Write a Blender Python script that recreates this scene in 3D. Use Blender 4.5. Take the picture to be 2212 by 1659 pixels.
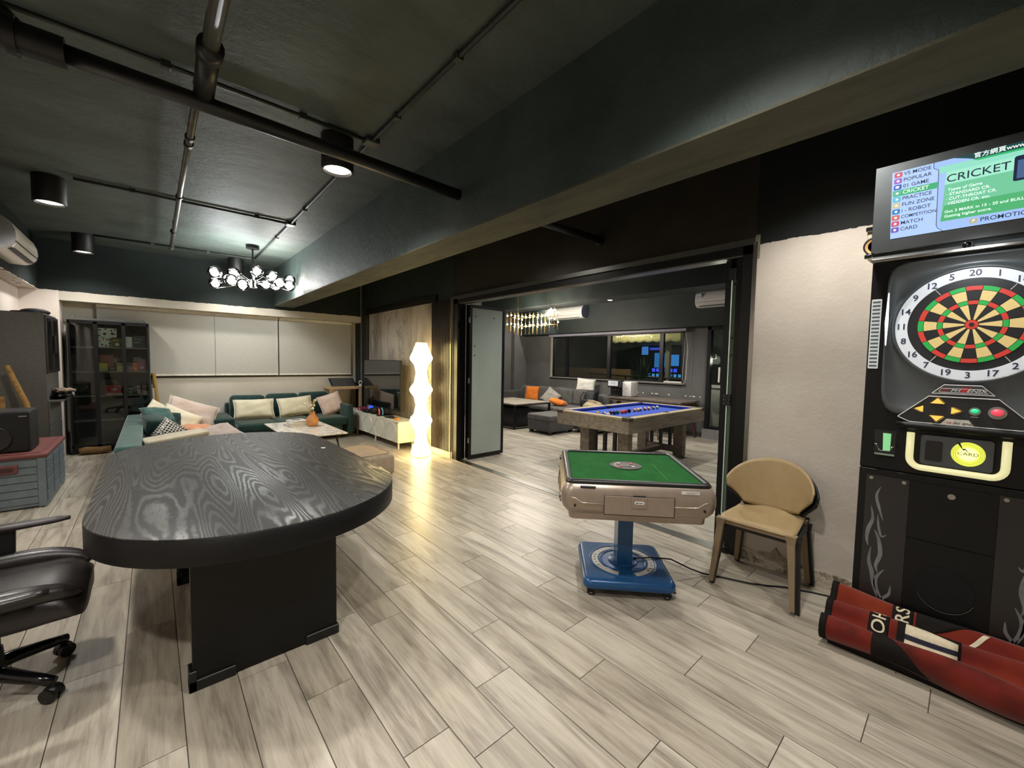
import bpy, bmesh, math, random
from mathutils import Vector, Matrix, Euler
random.seed(7)
for _o in list(bpy.data.objects): bpy.data.objects.remove(_o, do_unlink=True)
SC = bpy.context.scene
COL = SC.collection
R = math.radians

# ------------------------------------------------------------------ camera, world, exposure
cam_d = bpy.data.cameras.new('camera'); cam = bpy.data.objects.new('camera', cam_d); COL.objects.link(cam)
cam_d.sensor_width = 36.0; cam_d.sensor_fit = 'HORIZONTAL'
cam_d.lens = 878.01 / 2212 * 36.0
cam_d.clip_start = 0.05; cam_d.clip_end = 200
_yaw, _pit, _rol = R(41.587), R(-3.195), R(0.992)
_f = Vector((math.sin(_yaw)*math.cos(_pit), math.cos(_yaw)*math.cos(_pit), math.sin(_pit)))
_r = Vector((math.cos(_yaw), -math.sin(_yaw), 0)); _u = _r.cross(_f)
_r2 = _r*math.cos(_rol) + _u*math.sin(_rol); _u2 = -_r*math.sin(_rol) + _u*math.cos(_rol)
cam.matrix_world = Matrix(((_r2.x, _u2.x, -_f.x, 0), (_r2.y, _u2.y, -_f.y, 0), (_r2.z, _u2.z, -_f.z, 1.5), (0, 0, 0, 1)))
SC.camera = cam
W = bpy.data.worlds.new('night'); SC.world = W; W.use_nodes = True
W.node_tree.nodes['Background'].inputs[0].default_value = (0.05, 0.06, 0.09, 1)
W.node_tree.nodes['Background'].inputs[1].default_value = 0.25
SC.view_settings.view_transform = 'Standard'; SC.view_settings.look = 'None'
SC.view_settings.gamma = 1.0; SC.view_settings.use_curve_mapping = False
SC.view_settings.exposure = 0.5
SC.cycles.max_bounces = 7; SC.cycles.diffuse_bounces = 4; SC.cycles.glossy_bounces = 3
SC.cycles.transparent_max_bounces = 16; SC.cycles.sample_clamp_indirect = 6.0
SC.cycles.caustics_reflective = False; SC.cycles.caustics_refractive = False
LIGHT_K = 1.0        # overall strength of every ceiling lamp

# ------------------------------------------------------------------ material helpers
MATS = {}
def srgb(c):
    return tuple((v/12.92 if v <= 0.04045 else ((v+0.055)/1.055)**2.4) for v in c)
def col(h):
    if isinstance(h, str):
        h = h.lstrip('#'); return srgb(tuple(int(h[i:i+2], 16)/255 for i in (0, 2, 4))) + (1,)
    return tuple(h) + (1,)
class NT:
    def __init__(s, name):
        s.m = bpy.data.materials.new(name); s.m.use_nodes = True
        s.t = s.m.node_tree; s.n = s.t.nodes; s.b = s.n['Principled BSDF']; s.out = s.n['Material Output']
    def node(s, typ, **kw):
        n = s.n.new(typ)
        for k, v in kw.items(): setattr(n, k, v)
        return n
    def link(s, a, b): s.t.links.new(a, b)
    def coord(s, kind='Object', scale=(1, 1, 1), rot=(0, 0, 0)):
        tc = s.node('ShaderNodeTexCoord'); mp = s.node('ShaderNodeMapping')
        mp.inputs['Scale'].default_value = scale; mp.inputs['Rotation'].default_value = rot
        if kind == 'World':
            g = s.node('ShaderNodeNewGeometry'); s.link(g.outputs['Position'], mp.inputs[0])
        else: s.link(tc.outputs[kind], mp.inputs[0])
        return mp.outputs[0]
    def noise(s, vec, scale=5, detail=4, rough=.55, dist=0):
        n = s.node('ShaderNodeTexNoise'); s.link(vec, n.inputs['Vector'])
        n.inputs['Scale'].default_value = scale; n.inputs['Detail'].default_value = detail
        n.inputs['Roughness'].default_value = rough; n.inputs['Distortion'].default_value = dist
        return n.outputs['Fac']
    def ramp(s, fac, stops):
        r = s.node('ShaderNodeValToRGB'); s.link(fac, r.inputs[0]); e = r.color_ramp.elements
        while len(e) < len(stops): e.new(.5)
        for i, (p, c) in enumerate(stops): e[i].position = p; e[i].color = col(c)
        return r.outputs[0]
    def math(s, op, a, b=None, c=None):
        n = s.node('ShaderNodeMath', operation=op)
        for i, v in enumerate((a, b, c)):
            if v is None: continue
            if isinstance(v, (int, float)): n.inputs[i].default_value = v
            else: s.link(v, n.inputs[i])
        return n.outputs[0]
    def mix(s, fac, a, b, blend='MIX'):
        n = s.node('ShaderNodeMix', data_type='RGBA', blend_type=blend)
        if isinstance(fac, (int, float)): n.inputs[0].default_value = fac
        else: s.link(fac, n.inputs[0])
        for i, v in ((6, a), (7, b)):
            if hasattr(v, 'is_linked') or hasattr(v, 'links'): s.link(v, n.inputs[i])
            else: n.inputs[i].default_value = col(v)
        return n.outputs[2]
    def bump(s, h, strength=.3, dist=.01):
        b = s.node('ShaderNodeBump'); b.inputs['Strength'].default_value = strength; b.inputs['Distance'].default_value = dist
        s.link(h, b.inputs['Height']); s.link(b.outputs[0], s.b.inputs['Normal']); return b
    def base(s, c):
        if hasattr(c, 'links'): s.link(c, s.b.inputs['Base Color'])
        else: s.b.inputs['Base Color'].default_value = col(c)
    def set(s, rough=.5, metal=0, spec=.5, **kw):
        s.b.inputs['Roughness'].default_value = rough; s.b.inputs['Metallic'].default_value = metal
        s.b.inputs['Specular IOR Level'].default_value = spec
        for k, v in kw.items(): s.b.inputs[k.replace('_', ' ')].default_value = v
def M(name, c, rough=.5, metal=0, spec=.5, var=.12, scale=18, bump=0, bdist=.004, stretch=(1, 1, 1), **kw):
    """plain procedural material: colour with slight noise variation, optional fine bump"""
    if name in MATS: return MATS[name]
    t = NT(name); t.set(rough, metal, spec, **kw)
    v = t.coord('Object', stretch); f = t.noise(v, scale, 4)
    c4 = col(c); lo = tuple(x*(1-var) for x in c4[:3]); hi = tuple(min(1, x*(1+var)) for x in c4[:3])
    t.base(t.ramp(f, [(.3, lo), (.7, hi)]))
    if bump: t.bump(t.noise(v, scale*4, 3), bump, bdist)
    MATS[name] = t.m; return t.m
def EM(name, c, strength, base='#111111'):
    if name in MATS: return MATS[name]
    t = NT(name); t.base(base); t.set(.4)
    t.b.inputs['Emission Color'].default_value = col(c); t.b.inputs['Emission Strength'].default_value = strength
    if strength < 1.5: t.m.cycles.emission_sampling = 'NONE'
    MATS[name] = t.m; return t.m
def GLASS(name, tint='#ffffff', refl=.08, rough=.0):
    if name in MATS: return MATS[name]
    t = NT(name); t.n.remove(t.b)
    tr = t.node('ShaderNodeBsdfTransparent'); tr.inputs[0].default_value = col(tint)
    gl = t.node('ShaderNodeBsdfGlossy'); gl.inputs['Roughness'].default_value = rough
    lw = t.node('ShaderNodeFresnel'); lw.inputs[0].default_value = 1.45
    f = t.math('ADD', lw.outputs[0], refl-.04)
    mx = t.node('ShaderNodeMixShader'); t.link(f, mx.inputs[0]); t.link(tr.outputs[0], mx.inputs[1]); t.link(gl.outputs[0], mx.inputs[2])
    t.link(mx.outputs[0], t.out.inputs[0]); MATS[name] = t.m; return t.m

# ------------------------------------------------------------------ geometry helpers
class B:
    """collects shapes into one bmesh"""
    def __init__(s): s.bm = bmesh.new()
    def _merge(s, o):
        me = bpy.data.meshes.new('t'); o.to_mesh(me); o.free(); s.bm.from_mesh(me); bpy.data.meshes.remove(me)
    def box(s, x0, x1, y0, y1, z0, z1, r=0, seg=2, rot=None, taper=None):
        o = bmesh.new(); bmesh.ops.create_cube(o, size=1)
        for v in o.verts:
            v.co = Vector(((x0+x1)/2 + v.co.x*abs(x1-x0), (y0+y1)/2 + v.co.y*abs(y1-y0), (z0+z1)/2 + v.co.z*abs(z1-z0)))
            if taper and v.co.z < (z0+z1)/2:
                v.co.x = (x0+x1)/2 + (v.co.x-(x0+x1)/2)*taper; v.co.y = (y0+y1)/2 + (v.co.y-(y0+y1)/2)*taper
        if r: bmesh.ops.bevel(o, geom=o.edges[:], offset=r, segments=seg, profile=.5, affect='EDGES', clamp_overlap=True)
        if rot is not None: bmesh.ops.transform(o, matrix=rot, verts=o.verts)
        s._merge(o); return s
    def cyl(s, p0, p1, r0, r1=None, n=16, cap=True):
        r1 = r0 if r1 is None else r1; p0, p1 = Vector(p0), Vector(p1); d = p1-p0
        o = bmesh.new(); bmesh.ops.create_cone(o, cap_ends=cap, segments=n, radius1=r0, radius2=r1, depth=d.length)
        q = Vector((0, 0, 1)).rotation_difference(d.normalized()) if d.length else Euler().to_quaternion()
        bmesh.ops.transform(o, matrix=Matrix.Translation((p0+p1)/2) @ q.to_matrix().to_4x4(), verts=o.verts)
        s._merge(o); return s
    def sph(s, c, r, u=16, v=10, sc=(1, 1, 1)):
        o = bmesh.new(); bmesh.ops.create_uvsphere(o, u_segments=u, v_segments=v, radius=r)
        for w in o.verts: w.co = Vector(c) + Vector((w.co.x*sc[0], w.co.y*sc[1], w.co.z*sc[2]))
        s._merge(o); return s
    def tube(s, pts, r, n=8):
        pts = [Vector(p) for p in pts]; rs = r if isinstance(r, (list, tuple)) else [r]*len(pts)
        rings = []; up = None
        for i, p in enumerate(pts):
            t = (pts[min(i+1, len(pts)-1)] - pts[max(i-1, 0)]).normalized()
            if up is None: up = Vector((0, 0, 1)) if abs(t.z) < .9 else Vector((1, 0, 0))
            a = t.cross(up)
            if a.length < 1e-4: a = t.cross(Vector((1, .3, 0)))
            a.normalize(); b = a.cross(t).normalized(); up = b
            rings.append([s.bm.verts.new(p + (a*math.cos(2*math.pi*k/n) + b*math.sin(2*math.pi*k/n))*rs[i]) for k in range(n)])
        for i in range(len(rings)-1):
            for k in range(n):
                s.bm.faces.new((rings[i][k], rings[i][(k+1) % n], rings[i+1][(k+1) % n], rings[i+1][k]))
        s.bm.faces.new(rings[0][::-1]); s.bm.faces.new(rings[-1]); return s
    def loft(s, rings, close=True, cap0=True, cap1=True):
        vs = [[s.bm.verts.new(p) for p in r] for r in rings]; n = len(vs[0])
        for i in range(len(vs)-1):
            for k in range(n if close else n-1):
                s.bm.faces.new((vs[i][k], vs[i][(k+1) % n], vs[i+1][(k+1) % n], vs[i+1][k]))
        if cap0 and close: s.bm.faces.new(vs[0][::-1])
        if cap1 and close: s.bm.faces.new(vs[-1])
        return s
    def lathe(s, prof, n=24, c=(0, 0, 0), flute=0, k=12):
        rings = []
        for r, z in prof:
            rings.append([(c[0]+r*(1+flute*math.cos(k*2*math.pi*i/n))*math.cos(2*math.pi*i/n),
                           c[1]+r*(1+flute*math.cos(k*2*math.pi*i/n))*math.sin(2*math.pi*i/n), c[2]+z) for i in range(n)])
        return s.loft(rings)
    def prism(s, poly, a, b, axis='z'):
        """extrude a polygon; axis z: poly=(x,y); axis x: poly=(y,z); axis y: poly=(x,z)"""
        f = {'z': lambda p, t: (p[0], p[1], t), 'x': lambda p, t: (t, p[0], p[1]), 'y': lambda p, t: (p[0], t, p[1])}[axis]
        return s.loft([[f(p, a) for p in poly], [f(p, b) for p in poly]])
    def grid(s, fn, nu, nv, thick=0, flip=False):
        """surface fn(u,v)->Vector, optional thickness along the normal"""
        P = [[Vector(fn(i/nu, j/nv)) for j in range(nv+1)] for i in range(nu+1)]
        def nrm(i, j):
            a = P[min(i+1, nu)][j]-P[max(i-1, 0)][j]; b = P[i][min(j+1, nv)]-P[i][max(j-1, 0)]
            c = a.cross(b); return c.normalized() if c.length > 1e-9 else Vector((0, 0, 1))
        A = [[s.bm.verts.new(P[i][j]) for j in range(nv+1)] for i in range(nu+1)]
        for i in range(nu):
            for j in range(nv): s.bm.faces.new((A[i][j], A[i+1][j], A[i+1][j+1], A[i][j+1]))
        if thick:
            Bv = [[s.bm.verts.new(P[i][j] - nrm(i, j)*thick) for j in range(nv+1)] for i in range(nu+1)]
            for i in range(nu):
                for j in range(nv): s.bm.faces.new((Bv[i][j], Bv[i][j+1], Bv[i+1][j+1], Bv[i+1][j]))
            for i in range(nu):
                s.bm.faces.new((A[i+1][0], A[i][0], Bv[i][0], Bv[i+1][0])); s.bm.faces.new((A[i][nv], A[i+1][nv], Bv[i+1][nv], Bv[i][nv]))
            for j in range(nv):
                s.bm.faces.new((A[0][j], A[0][j+1], Bv[0][j+1], Bv[0][j])); s.bm.faces.new((A[nu][j+1], A[nu][j], Bv[nu][j], Bv[nu][j+1]))
        return s
    def mesh(s, name, smooth=False):
        bmesh.ops.recalc_face_normals(s.bm, faces=s.bm.faces)
        me = bpy.data.meshes.new(name); s.bm.to_mesh(me); s.bm.free()
        if smooth:
            for p in me.polygons: p.use_smooth = True
            if smooth is not True:
                try: me.set_sharp_from_angle(angle=R(smooth))
                except Exception: pass
        return me
    def obj(s, name, mat, parent=None, smooth=False, loc=(0, 0, 0), rot=(0, 0, 0), **tags):
        return link(name, s.mesh(name, smooth), mat, parent, loc, rot, **tags)
def link(name, me, mat, parent=None, loc=(0, 0, 0), rot=(0, 0, 0), **tags):
    if mat is not None and not me.materials: me.materials.append(mat)
    o = bpy.data.objects.new(name, me); COL.objects.link(o)
    o.location = loc; o.rotation_euler = rot
    if parent is not None: o.parent = parent
    for k, v in tags.items():
        if v is not None: o['category' if k == 'cat' else k] = v
    return o
def thing(name, label, cat, loc=(0, 0, 0), rz=0, group=None, rot=None):
    o = bpy.data.objects.new(name, None); COL.objects.link(o); o.empty_display_size = .1
    o.location = loc; o.rotation_euler = rot if rot else (0, 0, rz)
    o['label'] = label; o['category'] = cat
    if group: o['group'] = group
    return o
def struct(name, b, mat, parent=None, smooth=False, **kw):
    o = b.obj(name, mat, parent, smooth, **kw)
    if parent is None: o['kind'] = 'structure'
    return o
def copy_tree(o, parent=None, loc=None, rot=None, label=None, group=None):
    c = o.copy(); COL.objects.link(c); c.parent = parent
    if loc is not None: c.location = loc
    if rot is not None: c.rotation_euler = rot
    if label: c['label'] = label
    if group: c['group'] = group
    for ch in o.children: copy_tree(ch, c)
    return c
def text(body, size, mat, parent, loc, rot=(R(90), 0, R(-90)), ext=.0006, align='LEFT', name='lettering', shear=0, sx=1.0, bold=.004):
    cu = bpy.data.curves.new('txt', 'FONT'); cu.body = body; cu.size = size; cu.extrude = ext
    cu.align_x = align; cu.align_y = 'CENTER'; cu.shear = shear; cu.resolution_u = 4; cu.offset = bold*size
    o = bpy.data.objects.new('txt', cu); COL.objects.link(o)
    dg = bpy.context.evaluated_depsgraph_get(); me = bpy.data.meshes.new_from_object(o.evaluated_get(dg))
    bpy.data.objects.remove(o); bpy.data.curves.remove(cu); me.name = name; me.materials.clear()
    if sx != 1:
        for v in me.vertices: v.co.x *= sx
    return link(name, me, mat, parent, loc, rot)
def rpoly(w, h, r, n=6, cx=0, cy=0):
    """rounded rectangle outline"""
    pts = []
    for sx, sy, a0 in ((1, 1, 0), (-1, 1, 90), (-1, -1, 180), (1, -1, 270)):
        for k in range(n+1):
            a = R(a0 + 90*k/n); pts.append((cx + sx*(w/2-r) + r*math.cos(a), cy + sy*(h/2-r) + r*math.sin(a)))
    return pts
def circ(r, n=24, cx=0, cy=0, a0=0): return [(cx+r*math.cos(R(a0)+2*math.pi*i/n), cy+r*math.sin(R(a0)+2*math.pi*i/n)) for i in range(n)]
def pillow_mesh(w, h, t, n=14, wr=.012, seed=0, name='pillow', pinch=.06):
    rnd = random.Random(seed); ph = [rnd.uniform(0, 6.28) for _ in range(6)]
    b = B(); vs = {}
    for side in (1, -1):
        for i in range(n+1):
            for j in range(n+1):
                u, v = i/n*2-1, j/n*2-1; e = (i in (0, n) or j in (0, n))
                if e and side == -1: vs[(-1, i, j)] = vs[(1, i, j)]; continue
                px = u*w/2*(1-pinch*(1-v*v)*abs(u)**3); py = v*h/2*(1-pinch*(1-u*u)*abs(v)**3)
                k = max(0, (1-u**4)*(1-v**4))**.55
                z = side*t/2*k + wr*k*(math.sin(5*u+3*v+ph[0])*.5 + math.sin(9*v-4*u+ph[1])*.3 + math.sin(13*u+ph[2])*.2)
                vs[(side, i, j)] = b.bm.verts.new((px, py, z))
        for i in range(n):
            for j in range(n):
                q = [vs[(side, i, j)], vs[(side, i+1, j)], vs[(side, i+1, j+1)], vs[(side, i, j+1)]]
                b.bm.faces.new(q if side == 1 else q[::-1])
    return b.mesh(name, True)
def piping(w, h, r=.006, pinch=.06, n=10):
    pts = []
    for (a, b_, c, d) in ((-1, -1, 1, -1), (1, -1, 1, 1), (1, 1, -1, 1), (-1, 1, -1, -1)):
        for k in range(n):
            u = a+(c-a)*k/n; v = b_+(d-b_)*k/n
            pts.append((u*w/2*(1-pinch*(1-v*v)*abs(u)**3), v*h/2*(1-pinch*(1-u*u)*abs(v)**3), 0))
    pts.append(pts[0]); return B().tube(pts, r, 5)
def pillow(label, w, h, t, loc, rot, mat, seed=0, name='cushion', group=None, pipe=None):
    o = link(name, pillow_mesh(w, h, t, seed=seed), mat, None, loc, rot, label=label, cat='cushion', group=group)
    if pipe: piping(w, h).obj('piping', pipe, o, True)
    return o
def spline(ctrl, n=24):
    out = []
    for k in range(n+1):
        s = k/n*(len(ctrl)-1); i = min(int(s), len(ctrl)-2); f = s-i
        p0, p1, p2, p3 = (Vector(ctrl[max(0, min(len(ctrl)-1, j))]) for j in (i-1, i, i+1, i+2))
        out.append(tuple(.5*((2*p1)+(-p0+p2)*f+(2*p0-5*p1+4*p2-p3)*f*f+(-p0+3*p1-3*p2+p3)*f**3)))
    return out
def stube(ctrl, n=24, k=12):
    """smooth tube through (x, y, z, radius) points"""
    q = spline(ctrl, n); return B().tube([p[:3] for p in q], [max(.001, p[3]) for p in q], k)

# ------------------------------------------------------------------ shared surface materials
def mat_plank():
    t = NT('wood_look_tile'); t.set(.34, 0, .42)
    oi = t.node('ShaderNodeObjectInfo'); g = t.node('ShaderNodeNewGeometry')
    rnd = t.math('FRACT', t.math('ADD', oi.outputs['Random'], t.math('MULTIPLY', g.outputs['Random Per Island'], 7.31)))
    off = t.node('ShaderNodeVectorMath', operation='ADD'); t.link(g.outputs['Position'], off.inputs[0])
    cb = t.node('ShaderNodeCombineXYZ'); t.link(t.math('MULTIPLY', rnd, 31.0), cb.inputs[0]); t.link(t.math('MULTIPLY', rnd, 77.0), cb.inputs[1])
    t.link(cb.outputs[0], off.inputs[1])
    mp = t.node('ShaderNodeMapping'); mp.inputs['Scale'].default_value = (7.5, .85, 1); t.link(off.outputs[0], mp.inputs[0])
    mp2 = t.node('ShaderNodeMapping'); mp2.inputs['Scale'].default_value = (60, 3.2, 1); t.link(off.outputs[0], mp2.inputs[0])
    big = t.noise(mp.outputs[0], 1.6, 5, .62, .9); fine = t.noise(mp2.outputs[0], 1.3, 5, .7, .4)
    f = t.math('ADD', t.math('MULTIPLY', big, .72), t.math('MULTIPLY', fine, .28))
    c = t.ramp(f, [(.34, '#81796d'), (.45, '#a39a8c'), (.53, '#b5ac9d'), (.66, '#c6beaf')])
    tone = t.ramp(rnd, [(0, '#e2e0dc'), (1, '#ffffff')])
    t.base(t.mix(1.0, c, tone, 'MULTIPLY'))
    t.bump(fine, .12, .002)
    t.link(t.math('ADD', t.math('MULTIPLY', big, .16), .26), t.b.inputs['Roughness'])
    return t.m
def mat_paint(name, c, c2, rough=.75, bump=.5, scale=2.2, spec=.3, streak=(1, 1, 1)):
    """rough brushed paint over concrete"""
    t = NT(name); t.set(rough, 0, spec)
    v = t.coord('World', streak); n1 = t.noise(v, scale, 6, .6, .3); n2 = t.noise(v, scale*9, 5, .65, .5)
    t.base(t.mix(t.math('MULTIPLY', n2, .35), t.ramp(n1, [(.35, c), (.68, c2)]), c2))
    t.bump(t.math('ADD', n1, t.math('MULTIPLY', n2, .6)), bump, .02)
    return t.m
def mat_split(name, lo, lo2, hi, hi2, zsplit, wob=.012, rough=.75):
    """two paints on one wall, meeting at a ragged hand-painted line"""
    t = NT(name); t.set(rough, 0, .3)
    v = t.coord('World'); n1 = t.noise(v, 2.0, 6, .6); n2 = t.noise(v, 24, 4, .6); n3 = t.noise(v, 7, 5, .7)
    s = t.node('ShaderNodeSeparateXYZ'); g = t.node('ShaderNodeNewGeometry'); t.link(g.outputs['Position'], s.inputs[0])
    z = t.math('ADD', s.outputs[2], t.math('MULTIPLY', t.math('SUBTRACT', n3, .5), wob*4))
    f = t.math('GREATER_THAN', z, zsplit)
    t.base(t.mix(f, t.ramp(n1, [(.3, lo), (.7, lo2)]), t.ramp(n1, [(.35, hi), (.7, hi2)])))
    t.bump(t.math('ADD', n1, t.math('MULTIPLY', n2, .5)), .35, .012)
    return t.m
PLANK = mat_plank()
GROUT = M('grout', '#4b463d', .9)
CEIL = mat_paint('ceiling_paint', '#3a423d', '#525b55', .62, .55, 1.6, .4, (1, 1.6, 1))
BEAM = mat_paint('beam_paint', '#2b3532', '#3d4946', .58, .5, 1.8, .4)
SOFF = mat_paint('soffit_paint', '#3d3e34', '#5a5a4a', .7, .9, 2.6, .35, (3, .8, 1))
WHITEGREEN = mat_split('white_below_green', '#b7b0a2', '#c2bbae', '#161e1d', '#1e2725', 2.4)
PINKWHITE = mat_split('warm_white_below_green', '#d3c7be', '#ded3ca', '#161e1d', '#1e2725', 2.405)
PLASTER = mat_split('plaster_below_black', '#b8aea2', '#c6bdb2', '#0d100f', '#161a18', 2.395)
HEADER = mat_paint('header_paint', '#211e19', '#2c2822', .75, .25, 3, .3)
TVWALL = mat_paint('dark_wall_paint', '#1f2422', '#2b312e', .7, .25, 3, .3)
BACKW = mat_paint('back_wall_paint', '#c3bcae', '#cec7ba', .8, .25, 2.4, .25)
GREY2 = mat_paint('charcoal_wall_paint', '#585755', '#646361', .75, .3, 2.4, .3)
DKGREEN2 = mat_paint('room_two_beam_paint', '#1c2321', '#272f2c', .6, .3, 2.2, .4)
BLACKMET = M('black_aluminium', '#0b0b0b', .38, .2, .5, .05)
BLACKPL = M('black_plastic', '#0f0f10', .42, 0, .5, .1)
STEEL = M('brushed_steel', '#a3a29c', .28, 1, .5, .1, 30, stretch=(1, 12, 1))
CHROME = M('chrome', '#c8c8c8', .12, 1)
WHITEPL = M('white_plastic', '#dedbd6', .4, 0, .5, .03)
CLEAR = GLASS('clear_glass', '#eef4f0', .06)

# ------------------------------------------------------------------ floor: 0.2 x 1 m wood-look tiles running along Y
X0, PW, PL = 1.08, .2025, 1.002
floor = struct('floor', B().box(-1.45, 9.2, -2.1, 9.3, -.12, -.003), GROUT)
ROWOFF = {0: 1.4265, 1: 1.745, 2: 1.1535, 3: 1.4265, 4: 1.842, 5: 1.2165, 6: .705, 7: .045, -6: 1.93, -5: 1.45}
planks = []
_rr = random.Random(3)
for i in range(-12, 37):
    xa, xb = X0+i*PW, X0+(i+1)*PW
    xa2, xb2 = max(xa, -1.35), min(xb, 8.5)
    if xb2-xa2 < .02: continue
    y = ROWOFF.get(i, _rr.choice((.0, .33, .5, .67, .17, .83))+_rr.uniform(-.03, .03)) % PL - 3*PL
    while y < 9.1:
        ya, yb = max(y, -2.0), min(y+PL, 9.1)
        if yb-ya > .02: planks.append((xa2, xb2, ya, yb))
        y += PL
def _seen(p):
    x, y = (p[0]+p[1])/2, (p[2]+p[3])/2
    dep = x*_f.x + y*_f.y; lat = x*_r.x + y*_r.y
    return (dep > .2 and abs(lat) < dep*1.45 + .6 and not (x > 3.5 and not (x*.25 < y < x*1.75))), x*x+y*y
near = sorted([p for p in planks if _seen(p)[0]], key=lambda p: _seen(p)[1])[:298]
ns = set(near); cache = {}
for (xa, xb, ya, yb) in near:
    w, l = round(xb-xa, 4), round(yb-ya, 4)
    if (w, l) not in cache: cache[(w, l)] = B().box(.0019, w-.0019, .0019, l-.0019, -.009, 0).mesh('plank')
    link('plank', cache[(w, l)], PLANK, floor, (xa, ya, 0))
b = B()
for p in planks:
    if p in ns: continue
    b.box(p[0]+.0019, p[1]-.0019, p[2]+.0019, p[3]-.0019, -.009, 0)
b.obj('plank_field', PLANK, floor)['kind'] = 'stuff'

# ------------------------------------------------------------------ room shell
struct('ceiling', B().box(-1.45, 9.2, -2.1, 9.3, 3.13, 3.25), CEIL)
beam = struct('trim_beam', B().box(1.745, 2.07, -2.0, 8.75, 2.462, 3.13), BEAM)
struct('beam_soffit', B().box(1.742, 2.074, -2.0, 8.75, 2.45, 2.462), SOFF, beam)
struct('wall_left', B().box(-1.45, -1.35, -2.1, 9.2, 0, 3.13), PINKWHITE)
struct('trim_left_beam', B().box(-1.35, -1.17, -2.0, 8.75, 2.4, 3.13), PINKWHITE)
struct('trim_pillar', B().box(-1.35, -.975, 8.75, 9.1, 0, 3.13), PINKWHITE)
struct('wall_back', B().box(-1.45, 3.54, 9.1, 9.2, 0, 3.13), BACKW)
struct('trim_back_beam', B().box(-.975, 3.4, 8.75, 9.1, 2.27, 3.13), WHITEGREEN)
struct('wall_rear', B().box(-1.45, 3.6, -2.1, -2.0, 0, 3.13), BACKW)
struct('wall_right', B().box(3.4, 3.56, -2.0, 1.115, 0, 3.13), PLASTER)
struct('wall_header', B().box(3.4, 3.56, 1.115, 5.205, 2.45, 3.13), HEADER)
tvw = struct('wall_television', B().box(3.4, 3.56, 5.205, 9.1, 0, 3.13), TVWALL)
# peeling tile skirting on the right wall
def mat_skirting():
    t = NT('peeling_skirting'); t.set(.7, 0, .3); v = t.coord('World'); n = t.noise(v, 13, 6, .7, .5); n2 = t.noise(v, 40, 4)
    t.base(t.ramp(n, [(.4, '#6a5f4f'), (.46, '#8f8472'), (.52, '#b5aa98')])); t.bump(t.math('ADD', n, n2), .6, .01); return t.m
SKIRT = mat_skirting()
bb = struct('baseboard_right', B().box(3.388, 3.4, .41, 1.1, 0, .1), SKIRT)
pk = [(1.0, .1), (.96, .115), (.92, .12), (.895, .15), (.88, .17), (.862, .14), (.84, .12), (.8, .105), (.78, .09), (.84, .06), (.95, .07)]
B().prism([(y, z) for y, z in pk], 3.386, 3.4, 'x').obj('bare_patch', M('bare_cement', '#968e80', .9, 0, .2, .25, 30, .4), bb)
struct('baseboard_television', B().box(3.385, 3.4, 5.2, 8.7, 0, .1), M('skirting_tile', '#cfc9ba', .35))
# corner plaster edge and paint chips beside the door
B().box(3.394, 3.4, 1.085, 1.115, 2.3, 2.47).obj('chipped_corner', M('chipped_plaster', '#7b7468', .9, 0, .2, .35, 40, .5), bpy.data.objects['wall_right'])

# second room
WX = 8.5
far = B()
far.box(WX, WX+.12, 7.9, 9.1, 0, 3.13).box(WX, WX+.12, 4.07, 7.9, 0, 1.085).box(WX, WX+.12, 4.07, 7.9, 2.26, 3.13)
far.box(WX, WX+.12, 3.57, 4.07, 0, 3.13).box(WX, WX+.12, 2.25, 3.57, 2.28, 3.13).box(WX, WX+.12, 2.25, 3.57, 0, .19).box(WX, WX+.12, .2, 2.25, 0, 3.13)
fw = struct('wall_far', far, GREY2)
struct('wall_side', B().box(3.56, 8.62, 9.1, 9.2, 0, 3.13), GREY2)
struct('wall_near', B().box(3.56, 8.62, .2, .3, 0, 3.13), GREY2)
struct('trim_column', B().box(8.02, 8.5, 8.95, 9.1, 0, 3.13), GREY2)
struct('trim_far_beam', B().box(8.2, 8.5, .3, 8.95, 2.265, 3.13), DKGREEN2)
mb = struct('trim_middle_beam', B().box(6.9, 7.43, .3, 9.1, 2.82, 3.13), DKGREEN2)
struct('beam_soffit', B().box(6.898, 7.432, .3, 9.1, 2.808, 2.82), mat_paint('room_two_soffit', '#333836', '#424744', .7, .4, 2.4), mb)
struct('baseboard_far', B().box(8.488, 8.5, 2.25, 9.0, 0, .09), M('dark_skirting', '#3f3e3d', .5))
# chipped paint flecks along the bar-table line
fl = B(); _r3 = random.Random(5)
for yy, ww in ((3.78, .14), (3.98, .04), (4.35, .05), (4.62, .1), (4.75, .05), (4.98, .04), (5.12, .05), (3.68, .03), (3.85, .03)):
    fl.prism([(yy, .83), (yy+ww*.3, .815), (yy+ww, .82), (yy+ww*.9, .835), (yy+ww*.4, .842)], 8.496, 8.5, 'x')
fl.obj('paint_chips', M('bare_plaster', '#d8d4cc', .9), fw)

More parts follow.
